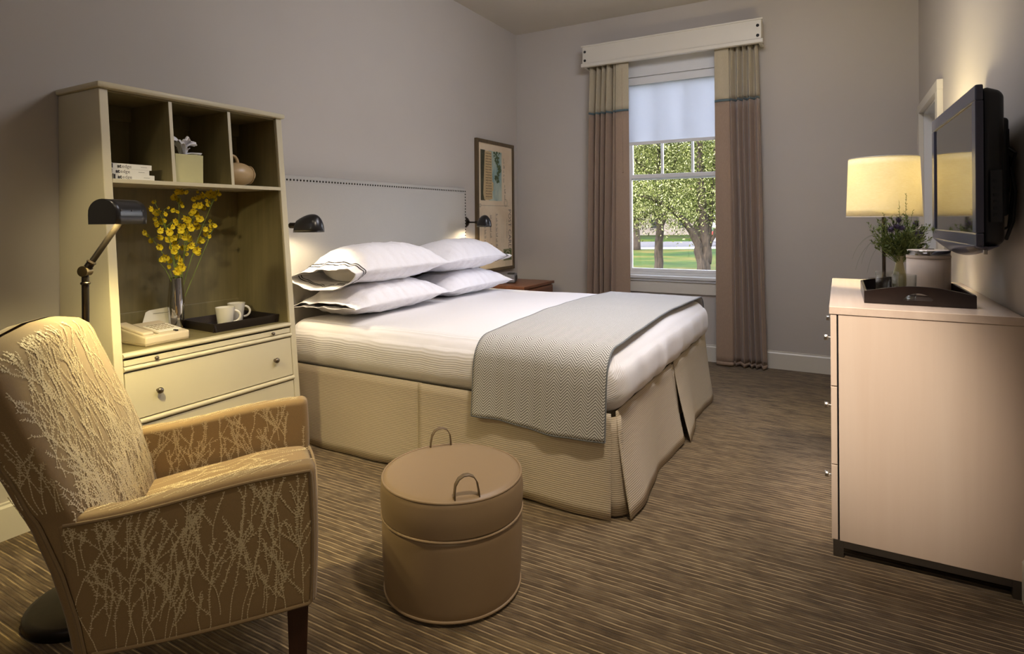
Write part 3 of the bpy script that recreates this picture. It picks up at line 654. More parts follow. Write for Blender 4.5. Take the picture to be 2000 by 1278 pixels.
# ---------------------------------------------------------------- floor lamp
fl = thing('floor_lamp', 'dark bronze reading floor lamp with arched metal shade behind the armchair', 'lamp', (-2.17, 1.0, 0))
obj('base', MB().lathe([(.168, 0), (.170, .004), (.170, .022), (.165, .030), (.15, .034), (.02, .038), (.014, .05)], -2.17, 1.0, 56), m_bronze, fl, smooth=50)
obj('pole', MB().tube([(-2.17, 1.0, .04), (-2.17, 1.0, 1.098)], .0105, 20).lathe([(.0115, 0), (.0145, .003), (.0145, .007), (.0115, .010)], -2.17, 1.0, 20, z0=1.063), m_bronze, fl)
J = Vector((-2.17, 1.0, 1.108)); E_ = Vector((-2.105, 1.085, 1.285))
ax = (E_-J).normalized(); hd = Vector((cf.x, cf.y, 0)).normalized(); sd = Vector((hd.y, -hd.x, 0))
obj('arm', MB().tube([J+ax*.01, J+ax*.03], .0125, 18).tube([J+ax*.028, J+ax*.033, J+ax*.038], [.0125, .0150, .0125], 18).tube([J+ax*.036, E_], .0095, 18), m_bronze, fl)
ja = Vector((.45, -.9, 0)).normalized()
obj('joint_knuckle', MB().tube([J-ja*.014, J-ja*.0135, J+ja*.0135, J+ja*.014], [.014, .0175, .0175, .014], 24), m_brass, fl)
sc_ = Vector((-2.11, 1.073, 1.262)); prof = [(-.044, 0), (-.045, .03)]+[(-.045*cos(pi*k/16), .037+.045*sin(pi*k/16)) for k in range(1, 16)]+[(.045, .03), (.044, 0)]
ln = .079
def hp(s, q, z): return sc_+hd*s+sd*q+Vector((0, 0, z))
mb = MB().grid(lambda u, v: hp(-ln+2*ln*u, prof[round(v*(len(prof)-1))][0], prof[round(v*(len(prof)-1))][1]), 6, len(prof)-1)
shd = obj('shade', mb, m_black, fl, solid=.002, smooth=60)
for s in (-1, 1):
    mb = MB().add([hp(s*ln, p, z) for p, z in prof], [tuple(range(len(prof)))]); obj('end_cap', mb, m_black, shd, solid=.002, smooth=0)
for s in (-.055, 0, .055): obj('screw', MB().tube([hp(s, .0435, .045), hp(s, .0468, .045)], .0035, 10), m_bronze, shd)
mb = MB().tube([hp(-.045, 0, .045), hp(.045, 0, .045)], .014, 14)
m_bulb = MT('warm_bulb'); m_bulb.b.inputs['Emission Strength'].default_value = 6; m_bulb.b.inputs['Emission Color'].default_value = (1, .78, .42, 1); m_bulb.col(m_bulb.ramp(m_bulb.noise(None, 4), [(0, (.9, .85, .7)), (1, (1, .95, .8))])); m_bulb = m_bulb.m
obj('bulb', mb, m_bulb, shd)
p_ = hp(0, 0, .012); light('SPOT', 'floor_lamp_light', p_, 64, (1, .82, .38), .03, aim=(p_.x+.02, p_.y-.06, 0), spot=150, blend=.7)
# ---------------------------------------------------------------- bed
bd = thing('bed', 'king bed with ribbed white coverlet, beige pleated skirt and nailhead headboard', 'bed', (-1.85, 3.305, 0))
hbo = obj('headboard', MB().rbox(XL+.001, -2.846, 2.305, 4.285, .25, 1.545, .022, (2, 20, 20)), m_hb, bd)
hb2 = obj('inner_panel', MB().rbox(-2.855, -2.842, 2.345, 4.245, .3, 1.500, .010, (1, 20, 20)), m_hb, hbo)
mb = MB(); dome = []
pts = [(2.352+(4.238-2.352)*k/76, 1.513) for k in range(77)]+[(4.265, 1.513-.0255*k) for k in range(1, 40)]+[(2.325, 1.513-.0255*k) for k in range(0, 40)]
pts[:77] = [(2.325+(4.265-2.325)*k/77, 1.513) for k in range(78)][:77]+[]
for y, z in pts+[(4.265, 1.513)]:
    k = len(mb.v); q = MB().lathe([(.0068, 0), (.0062, .0022), (.0042, .0045), (.0005, .0055)], n=8); q.xf(Matrix.Translation((-2.847, y, z)) @ Matrix.Rotation(pi/2, 4, 'Y')); mb.add(q.v, q.f)
obj('nailhead_trim', mb, m_bronze, hbo, kind='stuff', smooth=180)
obj('box_spring', MB().rbox(-2.84, -.87, 2.385, 4.225, .03, .428, .02), m_skirt, bd)
def wr(v):
    n_ = noise.noise(Vector((v.x*2.2, v.y*3.1, v.z*4)))*.006+noise.noise(Vector((v.x*7, v.y*4, v.z*9)))*.0025
    # foot end hangs softly, shallow puckers on the sides
    cx, cy = -1.82, 3.305; ex = max(0, (v.x+1.0)/.2); 
    if v.z < .64:
        n_ += .004*noise.noise(Vector((v.x*14, v.y*14, v.z*3)))
        dz = (.69-v.z); bul = .012*sin(min(1, dz/.26)*pi)
        if abs(v.y-cy) > .93: v.y += math.copysign(bul+n_, v.y-cy)
        if v.x > -.86: v.x += bul+n_+.006*sin(v.y*21+3*noise.noise(Vector((v.y*4, 0, 3))))*min(1, dz/.15)
    else:
        v.z += n_+.014*(1-((v.y-cy)/.98)**2)*(1-((v.x-cx)/1.02)**4)
    return v
obj('coverlet', MB().rbox(-2.842, -.805, 2.335, 4.275, .425, .692, .105, (60, 60, 8), wr, arc=7), m_cover, bd, smooth=180)
# skirt: separate hanging panels
def panel(fn, nu=40, nv=10, nm='skirt_panel'):
    return obj(nm, MB().grid(fn, nu, nv), m_skirt, bd, solid=.004, smooth=180)
def side(x0, x1, off):
    def fn(u, v):
        x = x0+(x1-x0)*u; d_ = (1-v)
        return (x+.0*d_, 2.343-off-.010*d_-.008*d_*sin(x*5.2+1)-.004*d_*sin(x*17), .010+.44*v+.006*sin(x*3)*d_)
    return fn
panel(side(-2.84, -1.835, 0)); panel(side(-1.85, -.838, .005))
panel(lambda u, v: (-1.87+.05*u, 2.350, .012+.42*v), 4, 6, 'skirt_pleat')
panel(lambda u, v: (-.856+.060*u*(.6+.4*(1-v))+.006*(1-v), 2.362+.05*u*u, .012+.415*v), 8, 6, 'skirt_pleat')
def foot(y0, y1, w0, w1, ph_):
    def fn(u, v):
        y = y0+(y1-y0)*u; d_ = (1-v)**1.3
        x = -.832+d_*(w0*(1-u)+w1*u+.018*sin(u*2*pi*1.15+ph_))+.003*sin(y*23)*d_
        return (x, y-.012*d_*(1-u)+.006*d_*u, .010+.438*v+.008*d_*sin(u*7))
    return fn
panel(foot(2.385, 3.325, .062, .052, .4)); panel(foot(3.375, 4.275, .078, .040, 1.2))
panel(lambda u, v: (-.836+.045*(1-v), 3.30+.10*u, .012+.42*v), 6, 6, 'skirt_pleat')
panel(lambda u, v: (-.835-2.0*u, 4.268+.008*(1-v), .012+.42*v), 20, 6)

# pillows
m_stripe = paint('black_piping', L(34, 32, 36), .8)
def pillow(label, loc, hl, hw, tu, tl, rz, tilt, seed, opened, stripes, mouth=.75):
    g = thing('pillow', label, 'pillow', loc, rz, 'white pillows at the head of the bed')
    rr_ = Matrix.Rotation(tilt, 4, 'X'); g.rotation_euler = (Matrix.Rotation(rz, 4, 'Z') @ rr_).to_euler()
    end = 1.0
    def S(s, a, off=0):
        c, q = cos(a), sin(a)
        W = hw*(.955+.045*abs(s)**3)
        th = max(1-abs(s)**2.7, 0)**.55; tb = th
        if opened and s < 0:
            k = min(1, max(0, (-s-.62)/.38)); k = k*k*(3-2*k)
            th = th*(1-k)+.10*k; tb = tb*(1-k)+mouth*k
        y = W*math.copysign(abs(c)**.82, c); yy_ = abs(y/W)
        lens = max(0, 1-yy_**2.4)**.68
        z = (tu*th if q > 0 else -tl*tb)*lens
        z -= .018*(yy_**3)+.012*abs(s)**4
        n1 = noise.noise(Vector((s*3.5+seed, y*14, q*2)))*.012+noise.noise(Vector((s*9+seed, y*30, q)))*.008
        n1 += .005*sin((s*7+y*34)+seed*2)*abs(s)**2+.006*abs(noise.noise(Vector((s*6-seed, y*9+s*8, 3))))
        z += n1*(abs(q)**.6)*min(1, 1.4-abs(s)*.5)
        x = s*hl+.014*(yy_**4)*math.copysign(1, s)*abs(s)**6
        return (x, y*(1+off/.2), z+off*(1 if q > 0 else -1))
    na = 56
    mb = MB(); s0 = -1.0
    ss = [-1+2*k/64 for k in range(65)]
    def Sg(u, v): return S(-1+2*u, 2*pi*v)
    mb.grid(Sg, 72, na)
    pc = obj('pillowcase', mb, m_cotton, g, world=False, solid=.003 if opened else 0, smooth=180)
    if opened:
        # the stuffing seen deep inside the sleeve
        mb = MB().grid(lambda u, v: (-hl*.52-.05*(1-(2*u-1)**2)*sin(pi*v), (2*u-1)*hw*.84, (-tl*.78*(1-v)+tu*.5*v)*max(0, 1-(2*u-1)**2)**.6), 20, 8)
        obj('insert_pillow', mb, m_white, g, world=False, smooth=180)
    if stripes:
        for s1 in (-.875, -.838):
            mb = MB().grid(lambda u, v: S(s1+.013*u, 2*pi*v, .0034), 1, na*2); obj('hem_stripe', mb, m_stripe, g, world=False, solid=.0008, smooth=180)
            mb = MB().grid(lambda u, v: S(s1+.013*u, pi+pi*v, -.0034), 1, na*2); obj('hem_stripe', mb, m_stripe, g, world=False, solid=.0008, smooth=180)
    return g
R90 = pi/2
pillow('white pillow, bottom of the pair nearer the bookcase', (-2.565, 2.815, .800), .435, .265, .098, .100, R90, math.radians(-2), 1.3, True, False, .16)
pillow('white pillow with black striped open hem, on top of the pair nearer the bookcase', (-2.57, 2.82, .985), .435, .265, .135, .108, R90, math.radians(-5), 4.1, True, True, .95)
pillow('white pillow, bottom of the pair nearer the window', (-2.575, 3.735, .795), .425, .26, .098, .098, -R90, math.radians(2), 7.7, False, False)
pillow('white pillow with black striped hem, on top of the pair nearer the window', (-2.58, 3.71, .980), .425, .26, .135, .105, -R90, math.radians(5), 2.9, True, True, .45)

# throw blanket over the foot
th_ = thing('throw_blanket', 'grey and cream herringbone throw blanket laid across the foot of the bed', 'blanket', (-1.18, 3.3, .7))
path = [(2.304, .352), (2.305, .40), (2.306, .50), (2.308, .58)]
path += [(2.430-.118*cos(a)+.0, .598+.118*sin(a)) for a in [pi/2*k/8 for k in range(9)]]
path += [(2.43+(4.18-2.43)*k/30, .718+.006*sin(k/30*pi)) for k in range(1, 30)]
path += [(4.18+.12*sin(a), .598+.12*cos(a)) for a in [pi/2*k/8 for k in range(9)]]+[(4.306, .5), (4.31, .42), (4.312, .38)]
cum = [0]
for a, b_ in zip(path[:-1], path[1:]): cum.append(cum[-1]+math.dist(a, b_))
tot = cum[-1]
def along(s):
    for i in range(len(cum)-1):
        if s <= cum[i+1]+1e-9:
            k = (s-cum[i])/max(1e-9, cum[i+1]-cum[i]); return path[i][0]+(path[i+1][0]-path[i][0])*k, path[i][1]+(path[i+1][1]-path[i][1])*k
    return path[-1]
def TH(u, v, off=0):
    s = tot*v; y, z = along(s); x = -1.505+.650*u+.012*sin(v*9)+.02*(v-.5)*0
    hang = max(0, 1-s/.35)
    if s < .4: y -= .004+.006*hang*sin(u*9+1)+.004*hang*sin(u*23); z += (-.022*u+.012*sin(u*8)*.6)*hang
    elif z > .69: z += .004*noise.noise(Vector((x*6, y*5, 0)))+.0*u+.012*(1-((x+1.82)/1.02)**4)*(1-((y-3.305)/.98)**2)*.9
    return (x, y, z+off)
mb = MB(); mb.grid(TH, 40, 150, uvs=(.65, tot)); obj('throw_cloth', mb, m_throw, th_, uv=True, solid=.006, smooth=180)
mb = MB().tube([TH(0, k/150) for k in range(151)], .0042, 6).tube([TH(1, k/150) for k in range(151)], .0042, 6).tube([TH(k/40, 0) for k in range(41)], .0042, 6).tube([TH(k/40, 1) for k in range(41)], .0042, 6)
obj('hem_binding', mb, m_throwedge, th_)

# ---------------------------------------------------------------- wall sconces
def sconce(label, py, x0, yk, dx, dy):
    g = thing('wall_sconce', label, 'lamp', (XL, py, 1.245), 0, 'swing arm sconces beside the headboard')
    q = MB().lathe([(.055, 0), (.056, .006), (.050, .016), (.040, .030), (.036, .036), (.014, .044), (.012, .055)], n=28); q.xf(Matrix.Translation((XL+.002, py, 1.245)) @ Matrix.Rotation(pi/2, 4, 'Y')); obj('wall_plate', q, m_bronze, g, smooth=50)
    z = 1.242; K = Vector((x0, yk, z)); D = Vector((dx, dy, 0)).normalized(); N_ = Vector((-D.y, D.x, 0))
    def at(d, n=0, h=0): return K+D*d+N_*n+Vector((0, 0, h))
    obj('arm', MB().tube([(XL+.05, py, 1.243), (x0-.03, yk, 1.243), K], .0065, 12), m_bronze, g)
    obj('swivel', MB().lathe([(.004, -.012), (.012, -.008), (.012, .010), (.004, .014)], x0, yk, 16, z0=z), m_bronze, g)
    obj('neck', MB().tube([at(0), at(.05)], .006, 12).tube([at(.045), at(.058), at(.066), at(.10), at(.108)], [.007, .009, .0165, .0165, .013], 16), m_bronze, g)
    def fn(u, v):
        a = pi*v; s_ = u
        h_ = (.056+.042*sin(min(1, s_/.62)*pi/2)) if s_ < .62 else .098*max(0, 1-((s_-.62)/.38)**2.3)**.5
        w_ = (.030+.026*sin(min(1, s_/.5)*pi/2)) if s_ < .5 else .056*max(0, 1-((s_-.5)/.5)**2.6)**.5
        if s_ < .06: h_ *= (.55+.45*s_/.06); w_ *= (.75+.25*s_/.06)
        q_ = max(0, sin(a))**.85
        return at(.095+.165*s_, w_*cos(a)*(1-.12*q_*q_), -.036+h_*q_)
    sh = obj('shade', MB().grid(fn, 28, 24), m_black, g, solid=.0025, smooth=180, recalc=True)
    rim = [fn(k/24, 0) for k in range(25)]+[fn(1-k/24, 1) for k in range(1, 25)]
    obj('rim', MB().tube(rim, .0026, 6, closed=True), m_black, sh)
    obj('bulb', MB().tube([at(.12, 0, -.004), at(.135, 0, -.004), at(.16, 0, -.004), at(.185, 0, -.004), at(.195, 0, -.004)], [.012, .014, .024, .020, .005], 14), m_bulb, sh)
    p_ = at(.165, 0, -.022); light('SPOT', 'sconce_light', p_, 19, (1, .82, .54), .03, aim=(p_.x-.12, p_.y, .6), spot=155, blend=.5)
sconce('black bell shaded sconce between the bookcase and headboard', 2.235, -2.76, 2.245, .91, .42)
sconce('black bell shaded sconce beside the framed postcard', 4.365, -2.80, 4.365, .82, -.57)

# ---------------------------------------------------------------- nightstand, clock
ns = thing('nightstand', 'low walnut nightstand in the corner beyond the bed', 'nightstand', (-2.69, 4.95, 0))
obj('top', MB().box(-2.925, -2.455, 4.62, 5.25, .635, .66, .003), m_walnut, ns, smooth=0)
obj('body', MB().box(-2.92, -2.475, 4.64, 5.23, .12, .634, .003), m_walnut, ns, smooth=0)
for z0, z1 in ((.13, .37), (.38, .625)):
    o = obj('drawer', MB().box(-2.475, -2.459, 4.65, 5.22, z0, z1, .002), m_walnut, ns, smooth=0)
    obj('handle', MB().tube([(-2.45, 4.86, (z0+z1)/2), (-2.44, 4.88, (z0+z1)/2), (-2.44, 4.99, (z0+z1)/2), (-2.45, 5.01, (z0+z1)/2)], .005, 8), m_pewter, o)
for x in (-2.90, -2.50):
    for y in (4.66, 5.21): obj('leg', MB().tube([(x, y, 0), (x, y, .12)], [.014, .02], 10), m_walnut, ns)
ck = thing('clock_radio', 'small grey and black clock radio on the nightstand', 'clock', (-2.775, 4.945, .66), math.radians(24))
obj('case', MB().rbox(-.05, .05, -.125, .125, .004, .078, .010), paint('grey_plastic', L(112, 112, 118), .4), ck, world=False)
obj('front_face', MB().rbox(.046, .054, -.055, .055, .014, .066, .004), m_blkp, ck, world=False)
obj('dock', MB().rbox(-.03, .035, -.055, .045, .076, .088, .004), m_blkp, ck, world=False)
for y in (-.090, .090): obj('speaker_grille', MB().rbox(.047, .053, y-.014, y+.014, .018, .058, .003), m_frame, ck, world=False)
# ---------------------------------------------------------------- framed postcard
pc = thing('framed_postcard', 'tall framed antique postcard print hung sideways beside the sconce', 'picture', (XL, 4.90, 1.39))
PY0, PY1, PZ0, PZ1, fw = 4.546, 5.252, .765, 2.022, .032
m_gold = wood('antique_gold_frame', L(74, 60, 40), L(104, 86, 58), .4, 2, 12)
xp = XL+.030
q = MB()
q.prism([(PY0, PZ0), (PY1, PZ0), (PY1-fw, PZ0+fw), (PY0+fw, PZ0+fw)], XL+.001, xp, 'x', r=.002); q.prism([(PY0, PZ1), (PY0+fw, PZ1-fw), (PY1-fw, PZ1-fw), (PY1, PZ1)], XL+.001, xp, 'x', r=.002)
q.prism([(PY0, PZ0), (PY0+fw, PZ0+fw), (PY0+fw, PZ1-fw), (PY0, PZ1)], XL+.001, xp, 'x', r=.002); q.prism([(PY1, PZ0), (PY1, PZ1), (PY1-fw, PZ1-fw), (PY1-fw, PZ0+fw)], XL+.001, xp, 'x', r=.002)
obj('frame', q, m_gold, pc, smooth=0)
m_beads = MB()
for k in range(100): 
    z = PZ0+fw+.004+(PZ1-PZ0-2*fw-.008)*k/99; m_beads.box(xp-.006, xp+.001, PY0+fw-.004, PY0+fw+.003, z-.0035, z+.0035)
obj('bead_trim', m_beads, m_gold, pc, kind='stuff', smooth=0)
t = MT('aged_card'); n1 = t.noise(t.co(), 3, 5, .6); t.col(t.ramp(n1, [(.3, L(214, 192, 160)), (.7, L(230, 214, 186))])).p(.6, spec=.3); t.bump(t.noise(t.co(), 200, 2), .05, .0005); m_card = t.m
PX = XL+.018
art = obj('print', MB().box(XL+.002, PX, PY0+fw-.002, PY1-fw+.002, PZ0+fw-.002, PZ1-fw+.002), m_card, pc, smooth=0)
U0 = PZ1-fw; UL = PZ1-PZ0-2*fw; V0 = PY0+fw; VL = PY1-PY0-2*fw
def cp(u, v, o=.0006): return (PX+o, V0+v*VL, U0-u*UL)
def crect(mb, u0, u1, v0, v1, o=.0006, mi=0): return mb.add([cp(u0, v0, o), cp(u0, v1, o), cp(u1, v1, o), cp(u1, v0, o)], [(0, 1, 2, 3)], mi)
t = MT('tinted_sky_print'); n1 = t.noise(t.co(sc=(1, 1, .5)), 9, 4); t.col(t.ramp(n1, [(.35, L(128, 158, 158)), (.6, L(190, 200, 180))])).p(.6); m_psky = t.m
m_pdark = paint('dark_green_print', L(72, 72, 54), .6, .3, 25, .3); m_ptree = paint('green_print', L(84, 98, 66), .6, .3, 40, .3)
m_pbld = paint('sepia_building_print', L(196, 172, 128), .6, .3, 30, .12); m_pwin = paint('sepia_window_print', L(96, 78, 56), .6)
mb = MB(); crect(mb, .055, .455, .30, .68); obj('picture_sky', mb, m_psky, art, smooth=0)
mb = MB(); crect(mb, .055, .455, .07, .20, .0008); obj('picture_ground', mb, m_pdark, art, smooth=0)
mb = MB().add([cp(.06, .19, .001), cp(.06, .38, .001), cp(.30, .40, .001), cp(.31, .43, .001), cp(.37, .43, .001), cp(.38, .40, .001), cp(.44, .40, .001), cp(.45, .30, .001), cp(.45, .17, .001), cp(.40, .14, .001)], [tuple(range(10))]); obj('picture_building', mb, m_pbld, art, smooth=0)
mb = MB()
for i in range(17):
    for j in range(4):
        u = .075+i*.0215; v = .215+j*.043; crect(mb, u, u+.009, v, v+.022, .0014)
obj('picture_windows', mb, m_pwin, art, smooth=0)
mb = MB(); rnd = random.Random(4)
for k in range(150):
    u = rnd.uniform(.06, .30); v = .62-.10*rnd.random()+.04*sin(u*40)-(.12 if u < .1 else 0)*rnd.random(); r_ = rnd.uniform(.004, .014)
    mb.add([cp(u+r_*cos(a)*rnd.uniform(.6, 1.2), v+2*r_*sin(a)*rnd.uniform(.6, 1.1), .0016+.0003*rnd.random()) for a in (0, 1.2, 2.4, 3.6, 4.9)], [(0, 1, 2, 3, 4)])
obj('picture_branches', mb, m_ptree, art, smooth=0)
def cline(mb, pts, w_=.0012, o=.001):
    for (u0, v0), (u1, v1) in zip(pts[:-1], pts[1:]):
        a = Vector(cp(u0, v0, o)); b_ = Vector(cp(u1, v1, o)); d_ = b_-a
        if d_.length < 1e-6: continue
        n_ = Vector((0, -d_.z, d_.y)).normalized()*w_; mb.add([a-n_, b_-n_, b_+n_, a+n_], [(0, 1, 2, 3)])
mb = MB(); cline(mb, [(.495, .06), (.495, .90)], .0012)
for r_ in (.014, .009): cline(mb, [(.495+r_*cos(a), .055+r_*1.75*sin(a)) for a in [2*pi*k/20 for k in range(21)]], .0012)
for v in (.06, .14, .30, .46): cline(mb, [(.55, v+.02), (.90, v+.02)], .0006)
for v in (.78, .81, .84, .87, .90): cline(mb, [(.955, v), (.995, v)], .0008)
for v in (.66, .70, .735): cline(mb, [(.60, v), (.80, v)], .0005)
for r_ in (.030, .020): cline(mb, [(.47+r_*cos(a), .80+r_*1.8*sin(a)) for a in [2*pi*k/28 for k in range(29)]], .0012)
obj('printed_lines', mb, m_line, art, smooth=0)
mb = MB(); rnd = random.Random(9)
def script(u0, v0, u1, hgt, dens=34):
    u = u0; p_ = []; k = 0
    while u < u1:
        n_ = rnd.choice((4, 6, 7, 8))
        p_ = []
        for i in range(n_*5):
            a = i/5*2*pi; tall = 1.0 if rnd.random() < .1 else .45
            p_.append((u+.0024*sin(a)+i*.0011, v0+hgt*tall*.5*(1-cos(a))))
        cline(mb, p_, .00075); u = p_[-1][0]+.014
script(.10, .73, .30, .05); script(.32, .76, .45, .05); script(.56, .50, .84, .06); script(.57, .33, .74, .06); script(.60, .17, .80, .06); script(.80, .35, .86, .05)
obj('handwriting', mb, m_line, art, smooth=0)
def ctext(s, size, u, v, **k):
    q = text_mb(s, size, **k)
    # text x runs down the frame (+u), text up runs to the right (+v)
    M_ = Matrix(((0, 0, 1, PX+.0012), (0, 1, 0, V0+v*VL), (-1, 0, 0, U0-u*UL), (0, 0, 0, 1)))
    return q.xf(M_)
obj('title_print', ctext('POST CARD', .082, .52, .88, sx=.92), m_line, art, smooth=0)
obj('title_print', ctext('THIS SIDE FOR ADDRESS', .018, .60, .82), m_line, art, smooth=0)
m_stamp = paint('green_stamp', L(92, 104, 62), .7, .3, 60, .35)
mb = MB(); crect(mb, .855, .95, .72, .98, .001); obj('postage_stamp', mb, m_stamp, art, smooth=0)
mb = MB()
for r_ in (.032, .026): cline(mb, [(.902+r_*cos(a), .85+r_*2.4*sin(a)) for a in [2*pi*k/24 for k in range(25)]], .0016, .0016)
cline(mb, [(.862, .735), (.943, .735), (.943, .965), (.862, .965), (.862, .735)], .0012, .0016); obj('stamp_print', mb, m_card, art, smooth=0)
# ---------------------------------------------------------------- armchair
ch = thing('armchair', 'tan upholstered armchair with pale branch pattern in the foreground', 'armchair', (-1.646, 1.026, 0), math.atan2(.77, .64))
def lerp_t(tab, z):
    if z <= tab[0][0]: return tab[0][1]
    for (a, b_), (c, d_) in zip(tab[:-1], tab[1:]):
        if z <= c:
            k = (z-a)/(c-a); return b_+(d_-b_)*k
    return tab[-1][1]
LF = [(.26, .435), (.4, .46), (.5, .480), (.6, .508), (.7, .545), (.8, .588), (.9, .630), (1.02, .675)]
LR = [(.26, .527), (.37, .545), (.48, .573), (.59, .612), (.68, .650), (.77, .692), (.9, .745), (1.02, .785)]
def zt_(x): return .972+.030*(1-x*x)
def back_pt(x, q, z, e=9.0):
    """x -1..1 across, q -1 rear .. 1 front surface"""
    ht = (lerp_t(LR, z)-lerp_t(LF, z))/2; Lc = (lerp_t(LR, z)+lerp_t(LF, z))/2
    return Lc, ht
def armfn(sgn):
    def fn(v):
        k = (.33-v.x)/.56; h_ = (v.z-.28)/.36
        v.z += (-.042*k+.006*sin(k*pi*2))*h_; v.x += .042*max(0, (k-.55)/.45)*(1-h_)
        v.x += .006*sin(h_*pi)*(1-k); v.z -= .010*(1-h_)*sin(k*3)
        if sgn*v.y > .30 and h_ > .02: v.y += sgn*.004*sin(pi*h_)*sin(pi*k)
        return v
    return fn
for sgn in (-1, 1):
    y0, y1 = (-.332, -.262) if sgn < 0 else (.262, .332)
    a = obj('armrest', MB().rbox(-.23, .33, y0, y1, .28, .64, .020, (16, 2, 12), armfn(sgn)), m_tan, ch, world=False)
    fn = armfn(sgn); yo = sgn*.3325
    per = [(-.205+.022*0, .600+.022)]; 
    top = [fn(Vector((-.21+.525*k/16, yo, .628))) for k in range(17)]; fr_ = [fn(Vector((.317, yo, .620-.325*k/8))) for k in range(9)]
    bt = [fn(Vector((.31-.50*k/12, yo, .290))) for k in range(13)]
    obj('welt', MB().tube(top+fr_+bt, .0045, 8), m_welt, a, world=False)
    if sgn < 0: arm_n = a
    else: arm_f = a
NZ, NA = 34, 128
def BK(u, v, off=0):
    # v 0..1 height, u ring
    a = 2*pi*u; c, s_ = cos(a), sin(a); e = .24
    x = math.copysign(abs(c)**e, c); q = math.copysign(abs(s_)**e, s_)
    zt = zt_(x); zb = .27
    kk = v; shrink = 1.0
    if v > .92:
        t_ = (v-.92)/.08; ang = t_*pi/2; shrink = cos(ang)**.9*.999+.001; z = zb+(zt-.045-zb)+.045*sin(ang)
    else: z = zb+(zt-.045-zb)*(v/.92)
    Lc, ht = back_pt(x, q, z)
    hw = .3355 if z > .62 else .3355-.006*min(1, (.62-z)/.02)
    sx_ = 1-(1-shrink)*.10
    bul = .014*(1-x*x) if q > 0 else 0
    return (.33-(Lc-(ht*shrink+off)*q-bul), x*hw*sx_, z)
mb = MB().grid(BK, NA, NZ); mb.v; bkr = obj('backrest', MB().grid(lambda u, v: BK(u, v), NA, NZ), m_tan, ch, world=False, smooth=180)
for x in (-1, 1):
    pts = []
    for k in range(30):
        z = .29+(.945-.29)*k/29; Lr = lerp_t(LR, z)-(.034 if z < .62 else .030)
        pts.append((.33-Lr, x*.3375, z))
    obj('welt', MB().tube(pts, .0042, 8), m_welt, bkr, world=False)
def seatfn(v):
    k = (.335-v.x)/.5; top = (v.z-.36)/.12
    v.z += max(0, top)*(.016*(1-(v.y/.26)**2)-.045*k*k+.008*sin(pi*min(1, k*2)))
    if v.x > .30: v.x += .012*(1-(v.y/.26)**2)
    return v
seat = obj('seat_cushion', MB().rbox(-.165, .332, -.260, .260, .36, .485, .035, (16, 16, 4), seatfn), m_tan, ch, world=False, smooth=180)
obj('welt', MB().tube([seatfn(Vector((.30+.032*cos(pi*k/1), yy, .478))) for k in (0,) for yy in [-.25+.5*i/20 for i in range(21)]], .004, 8), m_welt, seat, world=False)
obj('front_rail', MB().rbox(-.2, .322, -.262, .262, .275, .365, .012, (4, 8, 2)), m_tan, ch, world=False)
for x, y, r_ in ((.285, -.292, 0), (.285, .292, 0), (-.150, -.28, .05), (-.150, .28, .05)):
    q = MB().box(-.026, .026, -.026, .026, 0, 1, .003)
    q.v = [((x-r_*(1-p[2]))+p[0]*(.66+.34*p[2]), y+p[1]*(.66+.34*p[2]), p[2]*.285) for p in q.v]
    obj('leg', q, m_leg, ch, world=False, smooth=0)

def growth(W, Hh, n, seed, lean=0.0, st=.0064, dens=.11):
    rnd = random.Random(seed); out = []
    def run(x, y, a, ln, lvl):
        drift = rnd.uniform(-.035, .035)
        for k in range(ln):
            a += rnd.gauss(0, .075)+drift*.4-.04*(a-lean); nx, ny = x+st*sin(a), y+st*cos(a)
            if not (0 < nx < W and 0 < ny < Hh): return
            out.append((x, y, x+(nx-x)*.80, y+(ny-y)*.80, .00115 if lvl == 0 else .00095)); x, y = nx, ny
            if rnd.random() < (dens if lvl < 2 else .0) and k > 3: run(x, y, a+rnd.choice((-1, 1))*rnd.uniform(.35, .7), int(ln*rnd.uniform(.35, .7)), lvl+1)
            if k > ln*.35 or lvl > 0:
                for sg in (-1, 1):
                    if rnd.random() < .55:
                        b_ = a+sg*rnd.uniform(.75, 1.1); l_ = rnd.uniform(.0035, .0065)
                        out.append((x, y, x+l_*sin(b_), y+l_*cos(b_), .00095))
    for k in range(n):
        run(W*(k+rnd.uniform(.1, .9))/n, rnd.choice((0.003, rnd.uniform(0, Hh*.75))), lean+rnd.uniform(-.3, .3), rnd.randint(14, 38), 0)
    return out
def embroider(segs, S, W, Hh, parent, eps=.0008):
    mb = MB()
    for x0, y0, x1, y1, w_ in segs:
        dx, dy = x1-x0, y1-y0; l_ = math.hypot(dx, dy) or 1; px_, py_ = -dy/l_*w_, dx/l_*w_
        c = [(x0+px_, y0+py_), (x1+px_, y1+py_), (x1-px_, y1-py_), (x0-px_, y0-py_)]
        try: mb.add([S(a/W, b_/Hh) for a, b_ in c], [(0, 1, 2, 3)])
        except Exception: pass
    return obj('branch_embroidery', mb, m_thread, parent, world=False, smooth=0, kind='stuff')
